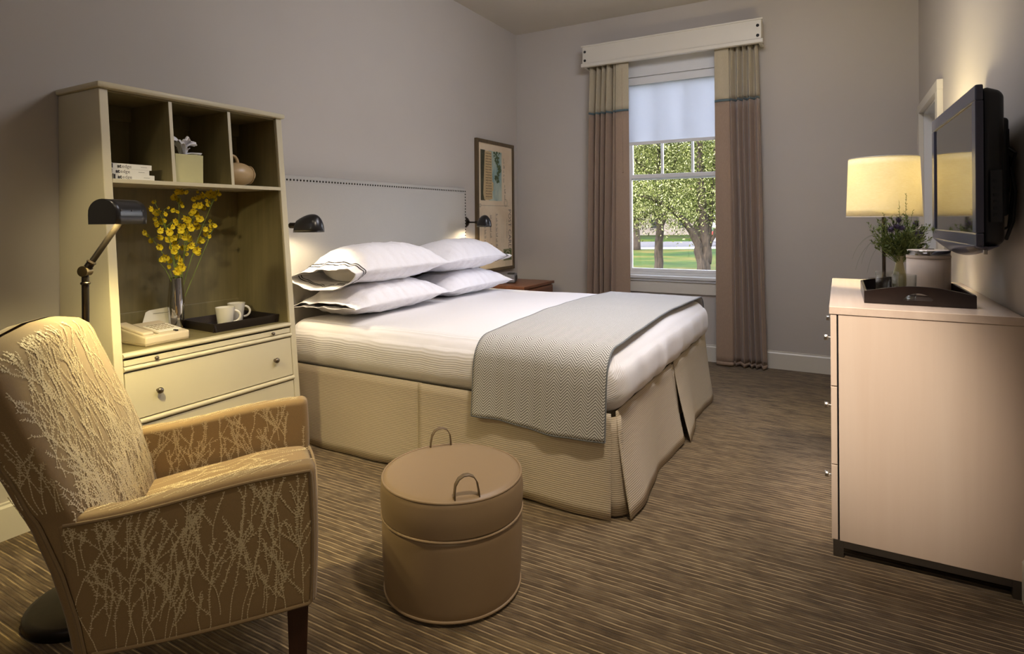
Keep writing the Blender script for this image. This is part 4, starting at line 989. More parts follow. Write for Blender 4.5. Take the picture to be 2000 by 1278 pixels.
# outer face of the near arm and inner face of the far arm
def armface(sgn, yf, z0=.285, z1=.625):
    fn = armfn(sgn)
    return lambda u, v: tuple(fn(Vector((-.212+.525*u, yf, z0+(z1-z0)*v))))
embroider(growth(.525, .34, 44, 3), armface(-1, -.3330), .525, .34, arm_n)
embroider(growth(.52, .25, 34, 8), armface(1, .2612, .37, .63), .52, .25, arm_f)
embroider(growth(.5, .055, 22, 4, .9, dens=.05), (lambda f_: lambda u, v: tuple(f_(Vector((-.20+.5*u, -.318+.042*v, .6408)))))(armfn(-1)), .5, .055, arm_n)
embroider(growth(.5, .055, 22, 5, .9, dens=.05), (lambda f_: lambda u, v: tuple(f_(Vector((-.20+.5*u, .276+.042*v, .6408)))))(armfn(1)), .5, .055, arm_f)
def bfront(u, v, z0=.42, z1=.985):
    x = -.985+1.97*u; z = z0+(zt_(x)-.012-z0)*v
    zz_ = min(z, zt_(x)-.0455); sh = 1.0
    if z > zt_(x)-.045:
        ang = math.asin(min(.98, (z-(zt_(x)-.045))/.045)); sh = cos(ang)**.9
    Lc, ht = back_pt(x, 1, z); q = (1-abs(x)**8.33)**.12 if abs(x) < 1 else 0
    sx_ = 1-(1-sh)*.10
    return (.33-(Lc-(ht*sh)*q-.014*(1-x*x))+.0012, x*.3355*sx_, z)
embroider(growth(.62, .58, 120, 12, 0, dens=.13), bfront, .62, .58, bkr)
def brear(u, v):
    x = .93-1.86*u; z = .30+.60*v; Lc, ht = back_pt(x, -1, z); q = (1-abs(x)**8.33)**.12
    return (.33-(Lc+ht*q)-.0012, x*.3300, z)
embroider(growth(.62, .60, 70, 33, 0), brear, .62, .60, bkr)
def bside(u, v):
    z = .62+.31*v; Lc, ht = back_pt(1, 0, z); q = -.82+1.64*u
    return (.33-Lc+ht*q, -.3364, z)
embroider(growth(.10, .31, 10, 15), bside, .10, .31, bkr)
embroider(growth(.44, .46, 38, 21, .1), lambda u, v: tuple(seatfn(Vector((-.13+.43*v, -.225+.45*u, .4858)))), .45, .43, seat)

# ---------------------------------------------------------------- ottoman
ot = thing('ottoman', 'round tan leather storage ottoman with two strap handles', 'ottoman', (-1.189, 1.689, 0))
ox, oy = -1.189, 1.689
pf = [(.225, .012), (.233, .016)]+[(.2345+.0085*k/10+.003*sin(k/10*pi), .02+.236*k/10) for k in range(11)]+[(.241, .262), (.234, .266)]
obj('drum', MB().lathe(pf, ox, oy, 72), m_lthr, ot, smooth=60)
obj('foot_ring', MB().lathe([(.20, 0), (.21, .002), (.21, .014), (.2, .014)], ox, oy, 48), m_blkp, ot)
pf = [(.236, .270), (.2435, .274)]+[(.244+.004*sin(k/8*pi), .278+.104*k/8) for k in range(9)]+[(.241, .3875), (.232, .391)]+[(.232*cos(k/10*pi/2)**.9, .391+.013*sin(k/10*pi/2)) for k in range(1, 10)]+[(.004, .4042)]
lid = obj('lid', MB().lathe(pf, ox, oy, 72), m_lthr, ot, smooth=60)
def ringt(r_, z, rr_): return MB().tube([(ox+r_*cos(2*pi*k/80), oy+r_*sin(2*pi*k/80), z+.0012*sin(6*pi*k/80)) for k in range(80)], rr_, 8, closed=True)
obj('welt', ringt(.2405, .388, .0042), m_lthr, lid); obj('welt', ringt(.2435, .2685, .0040), m_lthr, ot); obj('welt', ringt(.2345, .0150, .0046), m_lthr, ot)
for ang in (math.radians(-43), math.radians(137)):
    cx, cy = ox+.218*cos(ang), oy+.218*sin(ang); tx, ty = -sin(ang), cos(ang)
    pts = [(-.040, .0), (-.040, .025), (-.037, .05), (-.026, .069), (-.010, .078), (.006, .078), (.022, .070), (.033, .052), (.038, .025), (.040, .0)]
    v = []; 
    for p, z in pts:
        for s in (-.010, .010): v.append((cx+tx*p+cos(ang)*s, cy+ty*p+sin(ang)*s, .386+z))
    q = MB().add(v, [(2*i, 2*i+1, 2*i+3, 2*i+2) for i in range(len(pts)-1)])
    obj('strap_handle', q, m_lthrd, lid, solid=.0035, smooth=180)

# ---------------------------------------------------------------- dresser
dr = thing('dresser', 'bleached maple dresser with nickel knobs on a grey metal base', 'dresser', (.25, 3.07, 0))
DX0, DX1, D0, D1 = -.03, XR-.003, 2.497, 3.65
obj('top', MB().box(DX0-.004, DX1, D0-.003, D1+.003, .905, .934, .002), m_bleachh, dr, smooth=0)
obj('carcass', MB().box(DX0+.026, DX1, D0, D1, .062, .9045, .0015), m_bleach, dr, smooth=0)
obj('shadow_gap_strip', MB().box(DX0+.0205, DX0+.026, D0+.004, D1-.004, .064, .904), m_blkp, dr, smooth=0)
def dfront(y0, y1, z0, z1, ky, nm='drawer'):
    o = obj(nm, MB().box(DX0, DX0+.0205, y0, y1, z0, z1, .0015), m_bleach, dr, smooth=0)
    if ky:
        q = MB().lathe([(.0035, 0), (.0035, .012), (.012, .013), (.0125, .0145), (.0125, .026), (.0115, .0272), (.001, .0272)], n=22); q.xf(Matrix.Translation((DX0, ky, (z0+z1)/2)) @ Matrix.Rotation(-pi/2, 4, 'Y')); obj('knob', q, m_steel, o, smooth=50)
ym = 3.07
dfront(D0, ym-.0015, .637, .903, 2.76); dfront(ym+.0015, D1, .637, .903, 3.29)
dfront(D0, ym-.0015, .344, .634, 2.76); dfront(D0, ym-.0015, .063, .341, 2.76)
dfront(ym+.0015, D1, .063, .634, None, 'door')
q = MB().box(DX0+.004, DX0+.038, D0+.002, D1-.002, .036, .062, .001).box(DX1-.036, DX1, D0+.002, D1-.002, .036, .062, .001).box(DX0+.038, DX1-.036, D0+.002, D0+.036, .036, .062, .001).box(DX0+.038, DX1-.036, D1-.036, D1-.002, .036, .062, .001)
obj('base_frame', q, m_frame, dr, smooth=0)
for x in (DX0+.004, DX1-.036):
    for y in (D0+.002, D1-.038): obj('leg', MB().box(x, x+.034, y, y+.034, 0, .037, .001), m_frame, dr, smooth=0)

# tray on the dresser
t2 = thing('handled_tray', 'dark espresso tray with cut out handles on the dresser', 'tray', (.2575, 2.87, .934))
tx0, tx1, ty0, ty1 = .084, .431, 2.648, 3.092
obj('tray_base', MB().box(tx0+.008, tx1-.008, ty0+.010, ty1-.010, .935, .944), m_dkwood, t2, smooth=0)
for a, b_ in ((tx0, .010), (tx1-.010, .010)):
    obj('side_board', MB().box(a, a+b_, ty0+.011, ty1-.011, .935, .983, .002), m_dkwood, t2, smooth=0)
def endboard(y0):
    n_ = 24; cx = (tx0+tx1)/2; hw = (tx1-tx0)/2
    out = [(tx0, .935)]+[(tx1, .935)]+[(tx1-2*hw*k/n_, .980+.026*cos((k/n_-.5)*pi)) for k in range(n_+1)]
    bm = bmesh.new()
    ov = [bm.verts.new((x, y0, z)) for x, z in out]
    hole = [(cx-.046+.092*k/12, .958+.0225*sin(pi*k/12)**.7) for k in range(13)][::-1]+[(cx-.040, .9535), (cx+.040, .9535)]
    hv = [bm.verts.new((x, y0, z)) for x, z in hole]
    es = [bm.edges.new((ov[i], ov[(i+1) % len(ov)])) for i in range(len(ov))]+[bm.edges.new((hv[i], hv[(i+1) % len(hv)])) for i in range(len(hv))]
    bmesh.ops.triangle_fill(bm, use_beauty=True, edges=es)
    r_ = bmesh.ops.extrude_face_region(bm, geom=bm.faces[:]); bmesh.ops.translate(bm, vec=(0, .011, 0), verts=[e for e in r_['geom'] if isinstance(e, bmesh.types.BMVert)])
    bmesh.ops.recalc_face_normals(bm, faces=bm.faces[:])
    obj('end_board', MB().merge(bm), m_dkwood, t2, smooth=0)
endboard(ty0); endboard(ty1-.011)
def glass(lab, x, y):
    g = thing('tumbler', lab, 'glass', (x, y, .944), 0, 'tumblers on the dresser tray')
    pr = [(.001, .0005), (.036, .0005), (.0385, .003), (.0415, .096), (.0412, .0975), (.0400, .0975), (.0396, .096), (.0368, .014), (.034, .010), (.001, .009)]
    obj('glass_body', MB().lathe(pr, n=40, capb=False, capt=False), m_tumbler, g, world=False, smooth=70, recalc=True)
glass('clear glass tumbler at the middle of the dresser tray', .222, 2.752); glass('clear glass tumbler at the left rim of the dresser tray', .172, 2.872)
m_ice = paint('cream_vinyl', L(228, 210, 192), .5, .4, 5, .02, 300, .06)
ib = thing('ice_bucket', 'cream cylindrical ice bucket with chrome banded lid', 'ice bucket', (.320, 2.965, .944))
bx, by = .322, 2.955
obj('bucket', MB().lathe([(.072, 0), (.075, .003), (.076, .150), (.074, .152)], bx, by, 56, z0=.9445), m_ice, ib, smooth=60)
obj('rim', MB().lathe([(.073, .152), (.0772, .153), (.0772, .163), (.073, .165)], bx, by, 56, z0=.9445), m_ice, ib, smooth=60)
obj('lid_band', MB().lathe([(.074, .165), (.0762, .166), (.0762, .183), (.075, .184)], bx, by, 56, z0=.9445, capt=True), m_chrome, ib, smooth=60)
obj('lid_top', MB().lathe([(.0745, .184), (.073, .1855), (.001, .1860)], bx, by, 56, z0=.9445), m_ice, ib, smooth=60)
obj('lid_knob', MB().box(bx-.02, bx+.02, by-.008, by+.008, 1.130, 1.136, .002), m_chrome, ib, smooth=0)
m_cel = paint('celadon_glaze', L(190, 184, 138), .3, .5, 10, .05, 80, .03)
v2 = thing('bud_vase', 'small celadon bud vase on the dresser tray behind the tumblers', 'vase', (.228, 3.030, .944))
obj('vase_body', MB().lathe([(.020, 0), (.026, .004), (.029, .025), (.028, .05), (.022, .085), (.0155, .115), (.013, .130), (.0145, .145), (.0185, .153), (.0175, .155), (.012, .145), (.011, .12), (.001, .11)], .228, 3.030, 36, z0=.9445, capt=False), m_cel, v2, smooth=80)
# thistle bouquet
bq = thing('thistle_bouquet', 'loose bouquet of purple thistles and green sprigs in the bud vase', 'flowers', (.228, 3.030, 1.07))
m_leafg = paint('dusty_green_leaf', L(132, 144, 78), .6, .3, 60, .25); m_leafd = paint('dark_green_leaf', L(88, 104, 54), .6, .3, 60, .25)
m_thist = paint('dusk_purple_thistle', L(96, 84, 104), .8, .2, 80, .3)
rnd = random.Random(22); mb = MB(); B0 = Vector((.228, 3.030, 1.085))
vr = Vector((cr.x, cr.y, 0)).normalized()
def sprig(tip, n_leaf, leaf, bow=.02):
    side = Vector((rnd.uniform(-1, 1), rnd.uniform(-1, 1), rnd.uniform(-.3, .5)))*bow; pts = []
    st_ = B0+Vector((rnd.uniform(-.006, .006), rnd.uniform(-.006, .006), -.02))
    for k in range(9):
        s_ = k/8; p = st_.lerp(tip, s_)+side*sin(pi*s_); pts.append(p)
    mb.tube(pts, [.0013-.0008*k/8 for k in range(9)], 4)
    for k in range(n_leaf):
        s_ = rnd.uniform(.25, 1); i = min(7, int(s_*8)); p = pts[i].lerp(pts[i+1], s_*8-i); 
        d_ = (tip-B0).normalized()*.9+Vector((rnd.uniform(-1, 1), rnd.uniform(-1, 1), rnd.uniform(-.4, .6))); d_.normalize()
        n_ = d_.cross(Vector((rnd.uniform(-1, 1), rnd.uniform(-1, 1), rnd.uniform(-1, 1)))).normalized()
        l_ = leaf*rnd.uniform(.6, 1.2)*(1.2-.5*s_); w_ = l_*.16
        mb.add([p, p+d_*l_*.5+n_*w_, p+d_*l_, p+d_*l_*.5-n_*w_], [(0, 1, 2, 3)], 1 if rnd.random() < .35 else 0)
vf = Vector((cf.x, cf.y, 0)).normalized()
for k in range(78):
    a = rnd.uniform(-1.1, .95); h_ = rnd.uniform(.10, .21)*(1-.25*abs(a)); tip = B0+vr*(a*.115)+vf*rnd.uniform(-.05, .05)+Vector((0, 0, h_))
    sprig(tip, 26, .022)
for a, h_ in ((.03, .30), (-.07, .22), (.0, .27), (-.10, .20), (.06, .23)): sprig(B0+vr*a+Vector((0, 0, h_-.02)), 60, .012, .008)
obj('greenery', mb, [m_leafg, m_leafd], bq, kind='stuff', smooth=0)
mb = MB()
for a, h_, dr_ in ((-.19, -.045, .14), (-.205, .0, .17), (-.165, -.02, .16), (-.17, .06, .15), (.13, .15, .18), (-.14, -.06, .12)):
    p0 = B0; p3 = B0+vr*a+Vector((0, 0, h_)); pts = []
    p1 = B0+vr*a*.15+Vector((0, 0, dr_*.9)); p2 = B0+vr*a*.8+Vector((0, 0, dr_*.8))
    for k in range(17):
        s_ = k/16; pts.append(p0*(1-s_)**3+p1*3*s_*(1-s_)**2+p2*3*s_*s_*(1-s_)+p3*s_**3)
    mb.tube(pts, [.0009-.0006*k/16 for k in range(17)], 4)
obj('grass_blades', mb, m_leafd, bq, kind='stuff')
def thistle(name, m_, r_, n_, ln):
    q = MB(); rr_ = random.Random(7)
    q.lathe([(.001, -r_), (r_*.6, -r_*.8), (r_, 0), (r_*.7, r_*.75), (.001, r_)], n=10)
    for k in range(n_):
        z = 1-2*(k+.5)/n_; ph_ = k*2.39996; rr2 = sqrt(1-z*z); d_ = Vector((rr2*cos(ph_), rr2*sin(ph_), z)); e = d_.cross(Vector((0, .3, 1))).normalized()*r_*.13
        l_ = ln*rr_.uniform(.8, 1.2); q.add([d_*r_*.8-e, d_*r_*.8+e, d_*l_], [(0, 1, 2)])
    return q
first = None
def W3(a, h_, d_=0): return B0+vr*a+vf*d_+Vector((0, 0, h_))-Vector((.228, 3.030, 1.07))
for k, (a, h_, d_, s_) in enumerate(((-.022, .168, -.03, 1.0), (-.035, .142, -.035, 1.15), (-.048, .128, -.02, 1.1), (.072, .152, .0, 1.0), (.062, .108, -.035, 1.1), (-.018, .135, -.04, 1.05))):
    if first is None: first = obj('thistle_head', thistle('t', m_thist, .0095, 90, .0185), m_thist, bq, world=False, smooth=0); first.location = W3(a, h_, d_)
    else: copypart(first, bq, W3(a, h_, d_), (k, k*2, k), s_)
f2 = None
for k, (a, h_, d_) in enumerate(((.125, .128, -.03), (-.088, .13, 0))):
    if f2 is None: f2 = obj('green_thistle_head', thistle('t', m_leafg, .006, 60, .022), m_leafg, bq, world=False, smooth=0); f2.location = W3(a, h_, d_)
    else: copypart(f2, bq, W3(a, h_, d_), (1, 2, 3))
q = MB(); q.tube([B0+Vector((0, 0, .02)), B0+vr*.05+vf*-.01+Vector((0, 0, .10)), B0+vr*.125+vf*-.03+Vector((0, 0, .128))], .0011, 5); obj('side_stem', q, m_leafg, bq)

# ---------------------------------------------------------------- table lamp
lx, ly = .200, 3.542
tl = thing('table_lamp', 'table lamp with glowing cream linen drum shade on a thin dark stem', 'lamp', (lx, ly, .934))
obj('base', MB().lathe([(.070, 0), (.071, .003), (.071, .012), (.068, .016), (.012, .018), (.010, .03)], lx, ly, 40, z0=.9342), m_bronze, tl, smooth=50)
obj('stem', MB().tube([(lx, ly, .945), (lx, ly, 1.50)], .0085, 14), m_bronze, tl)
obj('shade', MB().grid(lambda u, v: (lx+(.166-.011*v)*cos(2*pi*u), ly+(.166-.011*v)*sin(2*pi*u), 1.268+.298*v), 64, 8), m_shade, tl, solid=.0015, smooth=180)
for r_, z_ in ((.1665, 1.268), (.1555, 1.566)): obj('shade_rim', MB().tube([(lx+r_*cos(2*pi*k/64), ly+r_*sin(2*pi*k/64), z_) for k in range(64)], .0018, 6, closed=True), m_trim, tl)
q = MB()
for k in range(3): a = 2*pi*k/3; q.tube([(lx, ly, 1.50), (lx+.154*cos(a), ly+.154*sin(a), 1.558)], .0015, 6)
obj('shade_spider', q, m_bronze, tl)
obj('bulb', MB().lathe([(.012, 0), (.014, .02), (.028, .05), (.030, .07), (.020, .09), (.001, .097)], lx+.03, ly, 20, z0=1.36), m_bulb, tl)
light('POINT', 'table_lamp_light', (lx-.02, ly, 1.487), 31, (1, .84, .50), .035)

# ---------------------------------------------------------------- television
P0 = Vector((.392, 2.416, 0)); P1 = Vector((.372, 3.262, 0)); td = (P1-P0).normalized(); tw = (P1-P0).length
tv = thing('television', 'black flat television with blue grey bezel mounted on the wall above the dresser', 'television', (.392, 2.416, 1.45), math.atan2(td.y, td.x)-pi/2)
# local: y along the screen (away from camera), +x towards the wall
z0, z1 = 1.168-1.45, 1.700-1.45
q = MB().box(0, .022, 0, tw, z1-.052, z1, .005).box(0, .022, 0, tw, z0, z0+.045, .005).box(0, .022, 0, .052, z0+.045, z1-.052, .003).box(0, .022, tw-.052, tw, z0+.045, z1-.052, .003)
obj('bezel', q, m_navy, tv, world=False, smooth=0)
t = MT('glossy_screen'); t.col(t.ramp(t.noise(t.co(), 2, 1), [(0, L(52, 48, 42)), (1, L(56, 51, 45))])).p(.05, 0, .75); t.b.inputs['IOR'].default_value = 1.75; m_scr = t.m
obj('screen', MB().box(.006, .014, .050, tw-.050, z0+.043, z1-.050), m_scr, tv, world=False, smooth=0)
q = MB().box(.0045, .008, .050, tw-.050, z1-.054, z1-.0515); obj('inner_trim', q, m_brass, tv, world=False, smooth=0)
q = MB().rbox(.020, .085, .004, tw-.004, z0-.002, z1-.003, .022, (2, 10, 8), lambda v: Vector((v.x, v.y+(.03*((v.x-.02)/.065))*(1 if v.y < tw/2 else -1), v.z-.018*((v.x-.02)/.065)*(1 if v.z > 0 else -.5)))); obj('housing', q, m_blkp, tv, world=False)
q = MB().rbox(.084, .110, .10, tw-.10, z0+.10, z1-.10, .02); obj('rear_cover', q, m_blkp, tv, world=False)
def lip(u, v):
    y = .0+tw*u; d_ = .046*(1-(2*u-1)**2)**.8+.004
    a = pi*v; return (.030-.030*cos(a), y, z0+.004-d_*sin(a))
obj('speaker_lip', MB().grid(lip, 30, 12), m_navy, tv, world=False, smooth=180, solid=.002)
obj('silver_accent', MB().grid(lambda u, v: (lambda p: (p[0]-.0015, p[1], p[2]-.0015))(lip(.04+.14*u, .12+.22*v)), 8, 4), m_steel, tv, world=False, smooth=180)
obj('side_ports', MB().box(.038, .070, -.001+.002, .004+.002, z0+.08, z0+.25, .002), m_blkp, tv, world=False, smooth=0)
pts_ = obj('side_button_row', MB(), m_blkp, tv) if False else None
for k in range(6): obj('button', MB().box(.046, .056, -.0015, .002, z0+.10+.022*k, z0+.108+.022*k, .001), m_blkp, tv, world=False, smooth=0)
obj('power_socket', MB().tube([(.03, .03, z0-.012), (.03, .03, z0-.026)], .006, 12), m_steel, tv, world=False)
obj('wall_bracket', MB().box(.110, .128, .18, tw-.18, -.10, .12, .003).box(.120, .143, .30, tw-.30, -.16, .14, .003), m_blkp, tv, world=False, smooth=0)
q = MB().tube([(.10, .22, -.05), (.122, .14, -.02), (.128, .12, -.10), (.126, .14, -.20), (.115, .17, -.26), (.10, .22, -.25)], .006, 8).tube([(.10, .24, .0), (.124, .16, .02), (.130, .15, -.08), (.124, .18, -.22), (.10, .25, -.24)], .005, 8).tube([(.118, .16, .05), (.130, .12, .03), (.124, .15, -.02)], .005, 8)
obj('cables', q, m_blkp, tv, world=False)
# ---------------------------------------------------------------- outdoors
GZ = -.9
hf = Vector((cf.x, cf.y, 0)).normalized(); hr = Vector((hf.y, -hf.x, 0))
# view-independent site frame: origin on the lawn, a runs along the street, d away from the house
def SP(a, d, z=0): p = hf*d+hr*a; return Vector((p.x, p.y, GZ+z))
t = MT('lawn_grass'); n1 = t.noise(t.co(), .35, 4); n2 = t.noise(t.co(), 9, 5, .7)
g1 = t.ramp(n1, [(.35, L(16, 40, 0)), (.5, L(38, 56, 0)), (.68, L(72, 66, 22))]); t.col(t.mix(1.0, g1, t.ramp(n2, [(.3, (.55,)*3), (.65, (1.05,)*3)]), 'MULTIPLY')).p(.9, spec=.1)
t.bump(n2, .6, .05); m_grass = t.m
m_asph = paint('asphalt', L(62, 62, 62), .9, .2, .5, .05, 40, .3)
m_kerb = paint('concrete_kerb', L(130, 128, 122), .85, .2, 2, .06, 60, .2)
def quad_box(a0, a1, d0, d1, z0, z1):
    mb = MB(); v = [SP(a, d, z) for z in (z0, z1) for a, d in ((a0, d0), (a1, d0), (a1, d1), (a0, d1))]
    return mb.add(v, [(3, 2, 1, 0), (4, 5, 6, 7), (0, 1, 5, 4), (1, 2, 6, 5), (2, 3, 7, 6), (3, 0, 4, 7)])
obj('ground', quad_box(-60, 90, 8, 130, -.3, 0), m_grass, smooth=0, kind='structure')
obj('road', quad_box(-60, 90, 41, 53, -.05, .03), m_asph, smooth=0, kind='structure')
obj('kerb', quad_box(-60, 90, 40.7, 41, -.05, .12), m_kerb, smooth=0, kind='structure')
t = MT('grey_brown_bark'); v = t.co(sc=(1, 1, .22)); n1 = t.noise(v, 16, 5, .7)
t.col(t.ramp(n1, [(.3, L(26, 23, 19)), (.7, L(60, 53, 43))])).p(.9, spec=.1); t.bump(n1, .9, .03); m_bark = t.m
def leafmat(name, stops):
    t = MT(name); g = t.n('NewGeometry'); c_ = t.ramp(g.outputs['Random Per Island'], stops); n_ = t.noise(t.co(), .8, 2)
    c_ = t.mix(1.0, c_, t.ramp(n_, [(.3, (.72,)*3), (.7, (1.1,)*3)]), 'MULTIPLY')
    df = t.n('BsdfDiffuse'); tr = t.n('BsdfTranslucent'); mx = t.n('MixShader'); mx.inputs[0].default_value = .25
    t.l(c_, df.inputs[0]); t.l(c_, tr.inputs[0]); t.l(df.outputs[0], mx.inputs[1]); t.l(tr.outputs[0], mx.inputs[2]); t.l(mx.outputs[0], t.out.inputs[0]); return t.m
m_leaf = leafmat('willow_leaf', [(0, L(22, 27, 12)), (.35, L(52, 60, 26)), (.7, L(92, 99, 50)), (1, L(158, 160, 114))])
m_leaf2 = leafmat('far_leaf', [(0, L(48, 56, 28)), (.5, L(80, 90, 48)), (1, L(128, 134, 88))])
def leaves(name, cents, per, rad, size, asp, parent, mat_, seed):
    r_ = np.random.default_rng(seed); c = np.repeat(np.array(cents), per, 0); n_ = len(c)
    c = c+r_.normal(0, 1, (n_, 3))*np.array(rad)
    d1 = r_.normal(0, 1, (n_, 3)); d1[:, 2] -= .6; d1 /= np.linalg.norm(d1, axis=1)[:, None]
    d2 = np.cross(d1, r_.normal(0, 1, (n_, 3))); d2 /= np.linalg.norm(d2, axis=1)[:, None]
    s_ = size*r_.uniform(.6, 1.3, (n_, 1)); a, b_ = d1*s_, d2*s_*asp
    v = np.stack([c-a, c+b_*1.0-a*.1, c+a, c-b_-a*.1], 1).reshape(-1, 3)
    pm = parent.matrix_basis.translation; v = v-np.array(pm)
    me = bpy.data.meshes.new(name); me.vertices.add(n_*4); me.vertices.foreach_set('co', v.astype(np.float32).ravel())
    me.loops.add(n_*4); me.loops.foreach_set('vertex_index', np.arange(n_*4)); me.polygons.add(n_)
    me.polygons.foreach_set('loop_start', np.arange(n_)*4); me.polygons.foreach_set('loop_total', np.full(n_, 4)); me.update(); me.validate()
    me.materials.append(mat_); o = bpy.data.objects.new(name, me); C.objects.link(o); o.parent = parent; o['kind'] = 'stuff'; return o
def tree(label, a0, d0, limbs, crown, ncl, per, seed, leafs=.05, rad=(.28, .28, .28), mt=None):
    g = thing('tree', label, 'tree', tuple(SP(a0, d0)), 0, 'trees on the lawn outside')
    cents = []; rnd = random.Random(seed)
    for k, (pts, r0, r1) in enumerate(limbs):
        P_ = [SP(a0+a, d0+dd, z) for a, z, dd in pts]; Q = []
        for i in range(len(P_)-1):
            for s_ in range(4): Q.append(P_[i].lerp(P_[i+1], s_/4))
        Q.append(P_[-1]); 
        for i in range(1, len(Q)-1): Q[i] = Q[i]+Vector((rnd.uniform(-1, 1), rnd.uniform(-1, 1), 0))*.03
        obj('trunk' if k == 0 else 'branch', MB().tube(Q, [r0+(r1-r0)*i/(len(Q)-1) for i in range(len(Q))], 10), m_bark, g, smooth=180)
        cents += [tuple(q+Vector((rnd.uniform(-.5, .5), rnd.uniform(-.5, .5), rnd.uniform(-.2, .5)))) for q in Q[len(Q)//2:] for _ in range(4)]
    (ca, cz, cd), (ra, rz, rd) = crown
    while len(cents) < ncl:
        p = Vector((rnd.uniform(-1, 1), rnd.uniform(-1, 1), rnd.uniform(-1, 1)))
        if p.length > 1 or p.length < .25: continue
        cents.append(tuple(SP(a0+ca+p.x*ra, d0+cd+p.y*rd, cz+p.z*rz)))
    leaves('foliage', cents, per, rad, leafs, .34, g, mt or m_leaf, seed); return g
tree('slender willow-leaved tree with a single grey trunk, left of centre in the window', 5.52, 22,
     [([(0, -.1, 0), (0, 1.1, 0), (.04, 1.9, 0), (0, 2.6, .1), (.06, 3.2, 0), (-.04, 4, 0), (.06, 5, .1), (.1, 6.5, 0), (.0, 8.4, 0)], .17, .05),
      ([(.05, 1.8, 0), (.25, 2.2, 0), (.48, 2.7, .2), (.6, 3.8, .3), (.85, 5, .3)], .10, .04),
      ([(.05, 2.4, 0), (-.35, 2.35, -.2), (-.9, 2.1, -.3), (-1.4, 2.2, -.4)], .06, .03), ([(0, 3.4, 0), (-.6, 4.2, .3), (-1.3, 4.9, .5)], .07, .03)],
     ((-.5, 6.2, .6), (2.9, 3.2, 2.2)), 400, 80, 31)
tree('large tree with a thick forked trunk at the right of the window', 6.58, 20,
     [([(0, -.1, 0), (-.03, .7, 0), (.0, 1.5, 0), (-.1, 2.4, 0), (-.05, 3.3, .1), (-.17, 4.2, 0), (-.1, 6, 0), (0, 8, 0)], .22, .07),
      ([(-.12, -.1, -.1), (-.18, .65, -.1), (-.32, 1.4, -.15), (-.75, 2.05, -.2), (-1.2, 2.5, -.2), (-1.8, 2.8, -.3), (-2.3, 2.95, -.3)], .17, .05),
      ([(.08, .6, 0), (.16, 1.6, .1), (.24, 2.4, .1), (.36, 3.3, .2), (.45, 4.6, .2)], .13, .05), ([(.15, 1.2, 0), (.42, 1.9, -.1), (.8, 2.5, -.2)], .08, .04)],
     ((.5, 6.2, .6), (2.9, 3.3, 2.2)), 400, 80, 32)
tree('dark thin trunked tree at the far left of the window beyond the road', 8.5, 40,
     [([(0, -.1, 0), (-.05, 1.6, 0), (0, 3.5, 0), (.1, 6, 0)], .28, .12)], ((-.2, 5.6, 0), (3.2, 2.9, 3)), 240, 90, 33, .09, (.45, .45, .45))
k = 0
for a, d, s_ in ((2, 60, 1.0), (11, 66, 1.2), (19.5, 62, 1.05), (28, 68, 1.2), (38, 64, 1.1), (-8, 66, 1.2), (15, 86, 1.5), (30, 92, 1.6), (6, 90, 1.5), (23, 94, 1.7)):
    lab = ('broad leafy tree far across the road, left of the house', 'broad leafy tree across the road seen above the left trunk', 'broad leafy tree across the road seen between the two near trunks', 'broad leafy tree across the road behind the forked trunk', 'broad leafy tree across the road at the far right', 'broad leafy tree across the road at the far left', 'tall tree rising behind the cream house', 'tall tree furthest away on the right', 'tall pale tree beyond the left end of the house', 'tallest tree behind the right half of the house')[k]; k += 1
    tree(lab, a, d, [([(0, -.1, 0), (.1, 2.5, 0), (0, 5*s_, 0)], .35, .15)], ((0, 6.0*s_, 0), (5*s_, 4.4*s_, 4)), 200, 75, 40+k, .19, (.8, .8, .8), m_leaf2)
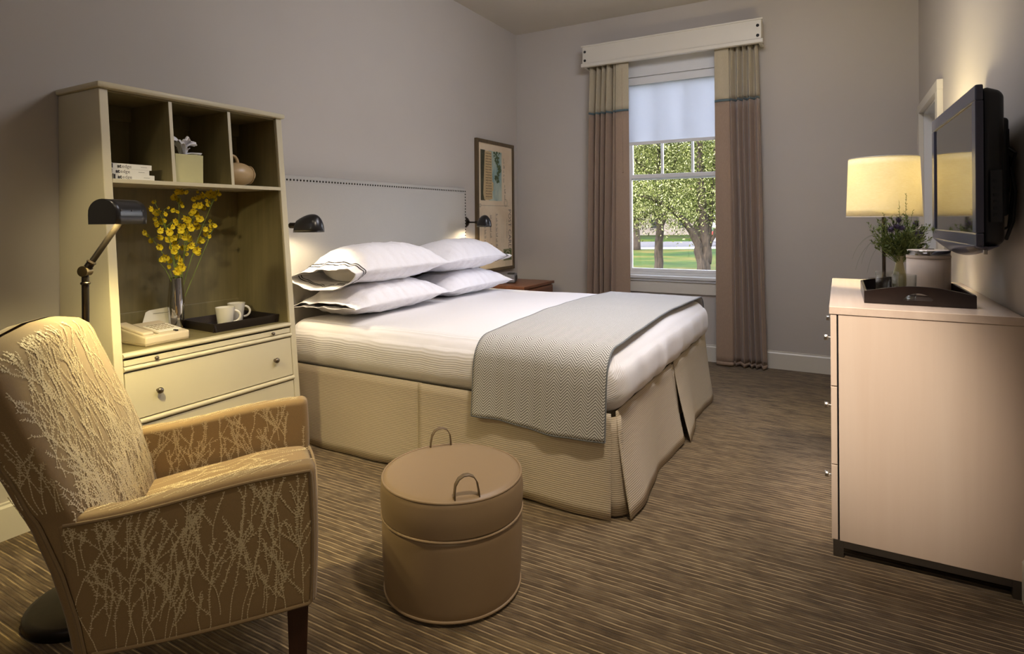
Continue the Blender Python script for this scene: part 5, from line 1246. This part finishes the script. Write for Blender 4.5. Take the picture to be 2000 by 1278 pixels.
# house across the road
hs = thing('house', 'cream house with dark windows far across the road behind the trees', 'house', tuple(SP(17, 76)))
m_hw = paint('cream_render', L(130, 122, 112), .9, .2, .5, .04, 20, .1); m_roofh = paint('red_brown_roof', L(150, 96, 80), .85, .2, 2, .12, 20, .3)
obj('wall', quad_box(9, 25, 74, 82, 0, 5.2), m_hw, hs, smooth=0)
v = [SP(8.4, 73.4, 5.2), SP(25.6, 73.4, 5.2), SP(25.6, 82.6, 5.2), SP(8.4, 82.6, 5.2), SP(11, 78, 7.8), SP(23, 78, 7.8)]
obj('roof', MB().add(v, [(0, 1, 5, 4), (1, 2, 5), (2, 3, 4, 5), (3, 0, 4), (3, 2, 1, 0)]), m_roofh, hs, smooth=0)
for a in (10.5, 14, 17.5, 21):
    for z in (.9, 3.3): obj('window', quad_box(a, a+1.3, 73.95, 74.02, z, z+1.3), m_blkp, hs, smooth=0)
# parked car
m_car = paint('dark_blue_car_paint', L(34, 44, 66), .2, .6, 2, .05)
def car(label, a, d, mc):
    g = thing('car', label, 'car', tuple(SP(a+2.1, d+.85)), 0)
    prof = [(0, .35), (.05, .75), (.9, .92), (1.35, 1.40), (2.9, 1.42), (3.6, .98), (4.15, .9), (4.25, .4), (4.1, .28), (.15, .28)]
    def ex(pr, d0, d1):
        n_ = len(pr); v = [SP(a+p, d0, z) for p, z in pr]+[SP(a+p, d1, z) for p, z in pr]
        return MB().add(v, [tuple(range(n_))[::-1], tuple(range(n_, 2*n_))]+[(i, (i+1) % n_, n_+(i+1) % n_, n_+i) for i in range(n_)])
    obj('body', ex(prof, d, d+1.7), mc, g, smooth=0)
    for pr in ([(1.02, .95), (1.42, 1.34), (2.05, 1.35), (2.05, .95)], [(2.15, .95), (2.15, 1.35), (2.85, 1.35), (3.4, .97)]): obj('side_window', ex(pr, d-.01, d+.01), m_blkp, g, smooth=0)
    for x in (.85, 3.35):
        for dd in (d-.02, d+1.52): obj('wheel', MB().tube([SP(a+x, dd, .32), SP(a+x, dd+.2, .32)], .32, 20), m_blkp, g)
car('dark blue car parked on the road, at the right edge of the window', 15.35, 43.5, m_car)
car('red car parked beyond the road, behind the forked trunk', 19.0, 55.0, paint('red_car_paint', L(150, 40, 36), .25, .6, 2, .05))
